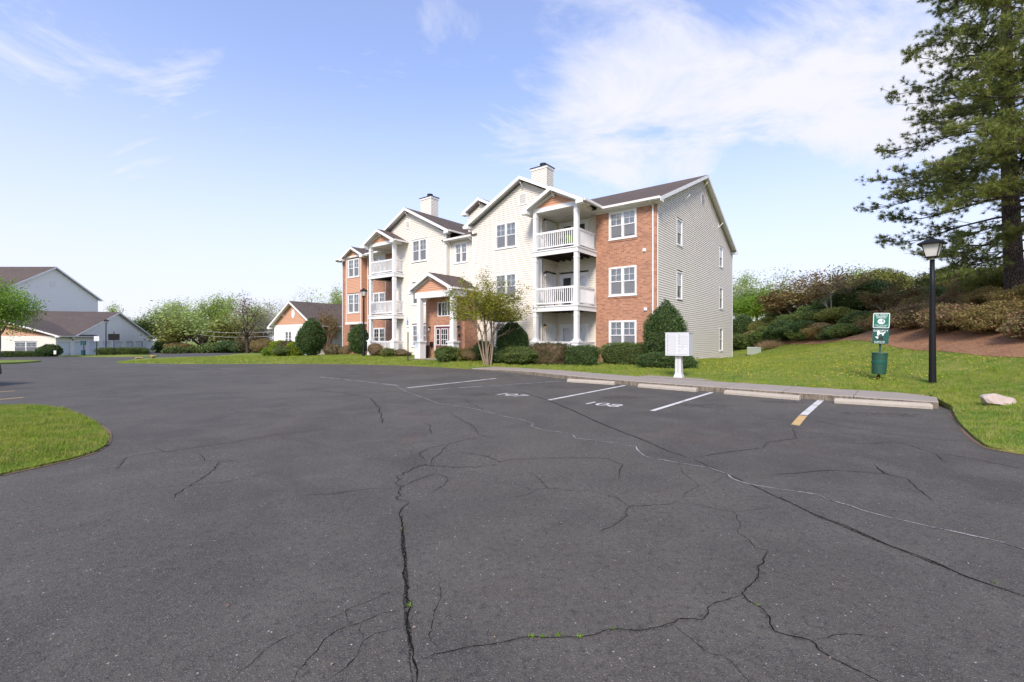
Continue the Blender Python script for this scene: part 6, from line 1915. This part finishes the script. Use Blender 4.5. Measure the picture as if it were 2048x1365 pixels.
# ---------------------------------------------------------------- pines
def pine(seed, H, base_r, prof, mat, nb, tufts, lean=(0, 0), zlow=.12, needle=.20, bark='pine_bark', fork=True):
    r_ = np.random.default_rng(seed)
    tubes = []; tip_p = []; tip_d = []
    n = 14; P = []; rr = []
    for i in range(n+1):
        t = i/n; P.append(np.array([lean[0]*t+.10*math.sin(3*t+seed), lean[1]*t+.08*math.sin(4*t), H*t-.5*(i == 0)])); rr.append(base_r*(1-t)**.8+.03)
    tubes.append((P, rr, 0)); Pa = np.array(P)
    def trunk_at(z):
        return np.array([np.interp(z, Pa[:, 2], Pa[:, 0]), np.interp(z, Pa[:, 2], Pa[:, 1]), z])
    ga_ = 0.0
    for b in range(nb):
        z = H*(zlow+(0.97-zlow)*((b+r_.uniform(0,1))/nb)**.95)
        L = np.interp(z/H, prof[0], prof[1])*r_.uniform(.72, 1.08)
        ga_ += 2.4+r_.uniform(-.5, .5); a = ga_
        p = trunk_at(z); rise = np.interp(z/H, (0, .4, 1), (.02, .18, .9))
        d = unit(np.array([math.cos(a), math.sin(a), rise+r_.normal(0, .08)]))
        m = 9; Q = [p.copy()]; q = p.copy(); dd = d.copy()
        for i in range(m):
            t = i/m
            dd = unit(dd+r_.normal(0, .06, 3)+np.array([0, 0, -.07 if t < .5 else .08]))
            q = q+dd*L/m; Q.append(q.copy())
        br = .0085*L+.010
        tubes.append((Q, [br*(1-i/(m+2)) for i in range(m+1)], 1))
        nside = max(5, int(L*6.5))
        for k in range(nside):
            t = r_.uniform(.22, 1.0); i = min(int(t*m), m-1); f = t*m-i
            s = Q[i]*(1-f)+Q[i+1]*f; along = unit(Q[i+1]-Q[i])
            side = unit(np.cross(along, np.array([0, 0, 1.0])))*r_.choice((-1, 1))
            sd_ = unit(along*r_.uniform(.5, 1.1)+side*r_.uniform(.3, 1.0)+np.array([0, 0, r_.uniform(-.08, .45)]))
            sl = L*.34*(1.15-t*.65)*r_.uniform(.5, 1.15); e = s+sd_*sl
            mid = s+sd_*sl*.5+np.array([0, 0, -.03*sl])
            tubes.append(([s, mid, e], [br*.32, br*.22, .006], 2))
            for j in range(tufts):
                tt = r_.uniform(.45, 1.08); w = s+(e-s)*tt
                off = r_.normal(0, .10, 3)
                tip_p.append(w+off); tip_d.append(unit(sd_+r_.normal(0, .55, 3)+np.array([0, 0, .45])))
    tm = tubes_mesh(tubes, bark)
    C = np.array(tip_p); D = np.array(tip_d); k = 34
    Cn = np.repeat(C, k, axis=0); Dn = unit(np.repeat(D, k, axis=0)*1.0+r_.normal(0, .80, (len(C)*k, 3)))
    Ls = needle*r_.uniform(.6, 1.15, len(Cn))[:, None]
    sd2 = unit(np.cross(Dn, r_.normal(0, 1, Dn.shape)))*0.0085
    st_ = Cn+Dn*.01-np.repeat(D, k, axis=0)*r_.uniform(0, .10, len(Cn))[:, None]
    V = np.stack([st_-sd2, st_+sd2, st_+Dn*Ls], 1).reshape(-1, 3); F = np.arange(len(V)).reshape(-1, 3)
    cm = np_mesh('crown', V, F); cm.materials.append(M[mat])
    return tm, cm
PROF1 = ((0,.12,.22,.45,.65,.85,1.0), (4.3,5.1,5.6,5.0,4.1,2.5,.8))
tm, cm = pine(7, 19.0, .31, PROF1, 'needle', 104, 4, lean=(-.9, .3), zlow=.09)
p_ = at_depth(2030, 20.0)
t = empty('pine_tree', (*p_, hz(*p_)-.1), R(40), 'tall dark green pine with a thick trunk on top of the bank', 'tree', 'pines on the bank'); mobj('trunk', tm, t); mobj('crown', cm, t)
PROF2 = ((0,.2,.5,.8,1.0), (3.0,3.8,3.7,2.4,.6))
tm, cm = pine(8, 14.5, .26, PROF2, 'needle_light', 64, 4, lean=(.2, .1), zlow=.24, needle=.22)
p_ = (19.7, 16.0)
t = empty('pine_tree', (*p_, hz(*p_)-.1), R(160), 'paler pine just past the right edge, its branches in front of the dark one', 'tree', 'pines on the bank'); mobj('trunk', tm, t); mobj('crown', cm, t)

# ---------------------------------------------------------------- shrubs on the bank
toeY = [p[1] for p in MULCH_TOE]; toeX = [p[0] for p in MULCH_TOE]
def toe(Y): return float(np.interp(Y, toeY, toeX))
rs = np.random.default_rng(77)
side_words = ('nearest the right edge', 'second from the right edge', 'third from the right edge', 'fourth from the right edge', 'fifth from the right edge', 'sixth from the right edge', 'seventh from the right edge', 'eighth from the right edge', 'ninth from the right edge', 'tenth from the right edge')
def bank_row(off, ys, styles, w, h, rowname, share):
    for i, Y in enumerate(ys):
        Y_ = Y+rs.uniform(-.2, .2); X_ = toe(Y_)+off+rs.uniform(-.3, .3)
        st_ = styles[i % len(styles)]; s = rs.uniform(.85, 1.2)
        shrub('bank_shrub', X_, Y_, hz(X_, Y_)-.06, w*s, w*s*.95, h*s, f'{st_.replace("_", " ")} shrub in the {rowname} row on the bank, {side_words[min(i, 9)]}', 'shrub', rz=rs.uniform(0, 6), style=st_,
              seed=100+i, leaf=.085, loose=.22, amp=.32, corescale=.62, group='shrubs on the mulch bank', share=f'{share}{st_}', dens=1.0)
bank_row(2.1, (12.2, 14.6, 16.6, 18.8, 21.0, 23.4, 25.8), ('bronze','bronze','bronze_green'), 2.2, 1.05, 'lowest', 'a')
bank_row(4.1, (12.5, 15.0, 17.4, 19.8, 22.4, 25.0), ('bronze_green','bronze','bronze_green'), 2.1, 1.05, 'second', 'a')
bank_row(6.6, (14.6, 17.8, 21.4, 24.2, 27.0), ('bronze_green','hedge','olive'), 2.6, 1.2, 'third', 'b')
bank_row(9.3, (17.0, 20.5, 24.0, 27.5, 31.0), ('bronze_green','olive','bronze_green'), 2.8, 1.5, 'highest', 'b')
bank_row(1.2, (27.8, 29.6, 31.6, 33.6, 35.8, 38.0), ('hedge','evergreen','bronze_green'), 2.3, 1.1, 'green toe', 'e')
bank_row(3.5, (28.6, 31.0, 33.4, 36.0, 38.6), ('olive','hedge'), 2.6, 1.25, 'green second', 'e')
G = [  # green part of the bank, towards the building: pixel column, depth, width, height, style, label
 (1484,47.5,2.6,2.6,'evergreen','dark rounded evergreen just past the end wall'), (1471,50.0,2.0,2.2,'evergreen','dark evergreen half hidden by the end wall'),
 (1487,40.5,3.4,1.3,'hedge','low green shrub nearest the end wall'), (1512,40.0,2.6,1.25,'bronze_green','brownish low shrub behind the utility cabinet'),
 (1534,38.5,2.6,1.5,'hedge','green shrub right of the utility cabinet'), (1562,36.5,2.5,1.7,'evergreen','dark green shrub in the lower row, left of two dark ones'),
 (1590,37.5,2.4,1.6,'hedge','mid green shrub between the dark ones of the lower row'), (1612,34.0,2.6,1.35,'evergreen','dark green shrub in the lower row, right of two dark ones'),
 (1642,33.0,2.2,.95,'bronze','purplish low shrub by the foot of the twiggy crape myrtle'), (1690,31.0,1.7,.7,'spring','small pale green shrub right of the twiggy crape myrtle'),
 (1535,45.0,3.4,1.7,'olive','yellow topped hedge bush on the left of the bank'), (1560,46.0,3.6,2.1,'olive','yellow topped hedge bush below the orange crape myrtle'),
 (1612,45.0,3.2,1.9,'hedge','dark green bush behind the pale stems'), (1580,41.5,3.0,1.5,'hedge','green mound in the middle of the left bank'),
 (1622,40.5,3.0,1.6,'hedge','green mound left of the twiggy crape myrtle'), (1648,39.0,2.3,1.9,'evergreen','rounded dark bush behind the twiggy crape myrtle'),
 (1710,34.5,3.2,1.9,'evergreen','large dark green shrub left of the pet station'), (1752,33.5,3.2,2.0,'evergreen','large dark green shrub behind the pet station sign'),
 (1725,41.0,4.4,2.6,'olive','broad yellow green bush below the pine branches'), (1765,38.0,4.2,2.6,'olive','broad olive bush left of the lamp post'),
 (1700,45.0,4.0,2.4,'olive','yellow green bush at the crest of the bank')]
for i, (px_, Y_, w, h, st_, lab) in enumerate(G):
    p_ = at_depth(px_, Y_)
    shrub('bank_shrub', *p_, hz(*p_)-.08, w, w*.9, h, lab, 'shrub', rz=i*1.3, style=st_, seed=140+i, leaf=.10, loose=.12, amp=.22, corescale=.8, group='green shrubs on the bank', share='c'+st_)
for px_, Y_, lab in ((1545,35.5,'tuft of dry tan grass right of the utility cabinet'), (1470,43.0,'tuft of dry tan grass by the end wall')):
    p_ = at_depth(px_, Y_); r_ = np.random.default_rng(int(px_)); n_ = 900
    C = np.c_[r_.normal(0, .35, n_), r_.normal(0, .35, n_), np.zeros(n_)]; D = unit(np.c_[C[:, 0]*1.1, C[:, 1]*1.1, np.full(n_, .8)]+r_.normal(0, .25, (n_, 3)))
    sd2 = unit(np.cross(D, r_.normal(0, 1, D.shape)))*.012
    V = np.stack([C-sd2, C+sd2, C+D*.75*r_.uniform(.5, 1.1, (n_, 1))], 1).reshape(-1, 3)
    o = mobj('grass_tuft', np_mesh('grass_tuft', V, np.arange(len(V)).reshape(-1, 3)), None, M['dead_grass'], (*p_, hz(*p_))); tag(o, lab, 'grass tuft', 'dry grass tufts')

# ---------------------------------------------------------------- background trees
T_sp = [deci(61, 'leaf_spring', .16, 20, .36), deci(62, 'leaf_spring', .16, 18, .38)]
T_pa = [deci(63, 'leaf_pale', .13, 15, .40, 'bark_pale'), deci(64, 'leaf_pale', .14, 13, .42, 'bark_pale')]
T_dk = [deci(65, 'leaf_hedge', .18, 16, .32, 'bark_dark')]
T_br = [deci(66, 'leaf_bright', .15, 30, .34)]
T_ol = [deci(67, 'leaf_olive', .14, 12, .30, 'bark_grey', 1.4), deci(68, 'leaf_pale', .13, 9, .32, 'bark_grey', 1.2)]
T_pk = [deci(69, 'leaf_pink', .13, 5, .24, 'bark_dark')]
r_ = np.random.default_rng(70)
T_ba = [make_tree('b', [((.2*math.cos(a), .2*math.sin(a), -.2), (.5*math.cos(a), .5*math.sin(a), 1), 2.6, .11) for a in np.linspace(0, 6.28, 6)[:-1]], BARE, 70, 'bark_pale', None, 0, 0, 0)]
def far_tree(px_, ytop, Y_, proto, W, label, group, zb=None):
    x, y = at_depth(px_, Y_)
    z = (float(low(np.array([x]), np.array([y]))[0]) if zb is None else zb)
    H = CAM_Z+(HY-ytop+9)*Y_/FPX-z
    put_tree('background_tree', proto, x, y, z-.1, H, W, px_*.71, label, 'tree', group)
GL = 'trees of the far wood on the left'
far_tree(-4, 566, 50.0, T_br[0], 4.8, 'bright green leafy tree at the left edge before the white block', GL)
for a in [
 (232,622,104,T_sp[0],8,'spring green tree peeping over the garage roof'), (280,634,96,T_dk[0],9,'dense dark green tree right of the garage gable'),
 (262,640,92,T_dk[0],7,'dark green tree close behind the garage gable'),
 (318,612,110,T_pa[0],9,'pale green tree first to the right of the dark green one'), (345,616,112,T_sp[1],9,'green tree second to the right of the dark green one'),
 (372,609,108,T_pa[1],9,'thin pale tree above the utility pole'), (402,611,104,T_sp[0],8,'fresh green tree right of the utility pole'),
 (432,603,108,T_sp[1],8,'tallest fresh green tree in the middle of the far wood'), (456,606,106,T_sp[0],7,'fresh green tree left of the pinkish blossoming one'),
 (480,620,104,T_pa[0],8,'pale tree directly behind the pinkish blossoming one'), (510,622,100,T_sp[1],8,'green tree right of the pinkish blossoming one'),
 (534,626,98,T_pa[1],8,'pale green tree left of the small house'), (412,634,82,T_ol[1],7.5,'yellowish airy small tree in front of the far wood'),
 (345,652,80,T_ol[0],6,'olive small tree by the utility pole'), (462,650,80,T_ol[0],6,'olive small tree low in front of the far wood'),
 (495,590,66,T_pk[0],5.6,'dark trunked tree with pinkish blossom at the lawn edge'),
 (573,577,72,T_ba[0],9.5,'bare grey tree behind the small house'), (604,592,76,T_ba[0],8,'bare grey tree right behind the ridge of the small house'),
 (536,612,70,T_ba[0],5,'bare shrubby tree left of the small house gable'),
 (642,592,84,T_pa[0],7,'thin pale tree over the roof of the small house'), (668,588,82,T_sp[0],6,'green tree beside the left brick corner'),
 (690,600,86,T_sp[1],7,'green tree mostly hidden by the left brick corner')]:
    far_tree(*a, GL)
GU = 'undergrowth of the far wood'
for i, (px_, ytop, Y_, w, st_, lab) in enumerate([
 (336,676,84,5,'evergreen','dark green thicket right of the garages'), (366,684,78,5,'bronze_green','brown thicket under the utility pole'), (392,690,76,4,'hedge','green thicket left of the airy small tree'),
 (430,684,76,5,'hedge','green thicket under the airy small tree'), (462,682,74,5,'evergreen','dark thicket left of the dark trunk'), (484,680,72,3.6,'evergreen','darkest thicket against the dark trunk'),
 (512,664,70,5,'hedge_brown','grey green thicket right of the dark trunk'), (536,676,66,4,'bronze_green','brown thicket beside the small house bed'), (346,692,72,3.5,'hedge','low green thicket behind the boulders')]):
    x, y = at_depth(px_, Y_); z = float(low(np.array([x]), np.array([y]))[0])
    shrub('thicket', x, y, z-.1, w, w*.8, CAM_Z+(HY-ytop)*Y_/FPX-z, lab, 'thicket', rz=i, style=st_, seed=180+i, leaf=.22, loose=.16, amp=.3, corescale=.75, group=GU, share='d'+st_, dens=.8)
GRR = 'trees beyond the bank on the right'
for px_, yt, Y_, pr, W, lab in [
 (1476,556,80,T_pa[1],9,'pale tree half hidden by the end wall'), (1496,562,84,T_sp[0],8,'green tree second from the end wall'), (1508,580,70,T_dk[0],6,'dark green tree third from the end wall'),
 (1538,549,86,T_pa[0],8,'tall pale green tree left of the orange crape myrtle'), (1556,590,62,T_br[0],7,'bright green low tree behind the orange crape myrtle'),
 (1480,600,64,T_br[0],7,'bright green low tree just past the end wall'),
 (1702,550,86,T_pa[1],9,'pale yellow green tree right of the tallest crape myrtle'), (1728,556,80,T_sp[1],8,'green tree at the edge of the pine branches'),
 (1880,552,70,T_pa[0],9,'pale tree far behind the lamp post'), (1932,556,64,T_sp[0],8,'fresh green tree seen under the pine branches'), (1985,545,70,T_pa[1],9,'pale tree left of the pine trunk')]:
    x, y = at_depth(px_, Y_); far_tree(px_, yt, Y_, pr, W, lab, GRR, zb=hz(x, y)-.2)

# ---------------------------------------------------------------- grass
def blades(P, Z, h, w, r_):
    n = len(P); a = r_.uniform(0, 2*math.pi, n)
    cl_ = np.sin(P[:, 0]*5.1+2*np.sin(P[:, 1]*3.3))*np.sin(P[:, 1]*4.3+1.7*np.sin(P[:, 0]*2.9))
    hh = h*r_.uniform(.5, 1.3, n)*(1+.55*np.clip(cl_, -.6, 1)); ww = w*r_.uniform(.7, 1.3, n)
    lx, ly = r_.normal(0, .5, n)*hh, r_.normal(0, .5, n)*hh
    dx, dy = np.cos(a)*ww/2, np.sin(a)*ww/2
    V = np.stack([np.c_[P[:, 0]-dx, P[:, 1]-dy, Z-.01], np.c_[P[:, 0]+dx, P[:, 1]+dy, Z-.01], np.c_[P[:, 0]+lx, P[:, 1]+ly, Z+hh]], 1).reshape(-1, 3)
    return V
r_ = np.random.default_rng(99)
Vs = []
P = np.c_[r_.uniform(-13.5, -5, 300000), r_.uniform(4, 11, 300000)]
P = P[in_poly(P, ISL)]
keep = r_.uniform(0, 1, len(P)) < np.clip((6.5/np.maximum(P[:, 1], 1))**1.5, .25, 1); P = P[keep]
P = P[np.abs(P[:, 0]/P[:, 1]) < 1.3]
Z = h_isl(P[:, 0], P[:, 1])
o = mobj('island_grass', np_mesh('island_grass', blades(P, Z, .042, .010, r_), np.arange(3*len(P)).reshape(-1, 3)), None, M['grass_blades']); tag(o, 'short yellow green grass covering the island on the left', 'grass', kind='stuff')
# main lawn, thinner with distance
Ps, Hs, Ws = [], [], []
for (x0, x1, y0, y1, dens, h, w) in ((5.5,17,5,13,850,.055,.014),(-2,20,10,20,420,.06,.018),(-14,24,18,32,230,.065,.026),(-30,26,24,46,90,.07,.045)):
    n = int((x1-x0)*(y1-y0)*dens)
    P = np.c_[r_.uniform(x0, x1, n), r_.uniform(y0, y1, n)]
    P = P[in_poly(P, LAWN)]
    P = P[(np.abs(P[:, 0]/np.maximum(P[:, 1], 1)) < 1.25) & ~in_poly(P, MUL)]
    u, d = (P[:, 0]-C0X)*UX+(P[:, 1]-C0Y)*UY, (P[:, 0]-C0X)*WX+(P[:, 1]-C0Y)*WY
    inside = (u > 0) & (u < 28.5) & (d > -1.2) & (d < 17.4) | ((u > 11) & (u < 14.9) & (d > -3.9) & (d < 0)) | ((u > -4.2) & (u < -2) & (d < -6.25) & (d > -7.6))
    P = P[~inside]
    Ps.append(P); Hs.append(np.full(len(P), h)); Ws.append(np.full(len(P), w))
P = np.concatenate(Ps); h = np.concatenate(Hs); w = np.concatenate(Ws)
Z = np.concatenate([hl(c[:, 0], c[:, 1]) for c in np.array_split(P, 40)])
n = len(P)
o = mobj('lawn_grass', np_mesh('lawn_grass', blades(P, Z, h, w, r_), np.arange(3*n).reshape(-1, 3)), None, M['grass_blades']); tag(o, 'mown green grass covering the lawn around the building', 'grass', kind='stuff')
# dandelions
Q = []
while len(Q) < 620:
    c = (random.uniform(8, 17), random.uniform(12.5, 24))
    if random.random() < .5+.5*math.sin(c[0]*1.3)*math.cos(c[1]*.9): Q.append(c)
Q = np.array(Q); Q = Q[in_poly(Q, LAWN)]; Q = Q[~in_poly(Q, MUL)]
Zq = hl(Q[:, 0], Q[:, 1])+.05
s = r_.uniform(.014, .024, len(Q))
V = np.stack([np.c_[Q[:, 0]-s, Q[:, 1], Zq], np.c_[Q[:, 0], Q[:, 1]-s, Zq-.006], np.c_[Q[:, 0]+s, Q[:, 1], Zq], np.c_[Q[:, 0], Q[:, 1]+s, Zq+.012]], 1).reshape(-1, 3)
o = mobj('dandelions', np_mesh('dandelions', V, np.arange(len(V)).reshape(-1, 4)), None, M['dandelion']); tag(o, 'yellow dandelion flowers scattered over the right lawn', 'flowers', kind='stuff')
# pine straw on the mulch
n = 60000
P = np.c_[r_.uniform(14.5, 34, n), r_.uniform(9, 42, n)]; P = P[in_poly(P, MUL)]
Z = h_mul(P[:, 0], P[:, 1]); n = len(P)
a = r_.uniform(0, 6.28, n); l = r_.uniform(.04, .11, n); dx, dy = np.cos(a)*l, np.sin(a)*l
V = np.stack([np.c_[P[:, 0]-dx, P[:, 1]-dy, Z+.01], np.c_[P[:, 0]+dy*.12, P[:, 1]-dx*.12, Z+.02], np.c_[P[:, 0]+dx, P[:, 1]+dy, Z+r_.uniform(.01, .05, n)]], 1).reshape(-1, 3)
o = mobj('pine_straw', np_mesh('pine_straw', V, np.arange(3*n).reshape(-1, 3)), None, M['dead_grass']); tag(o, 'tan pine straw strewn over the mulch bank', 'pine straw', kind='stuff')
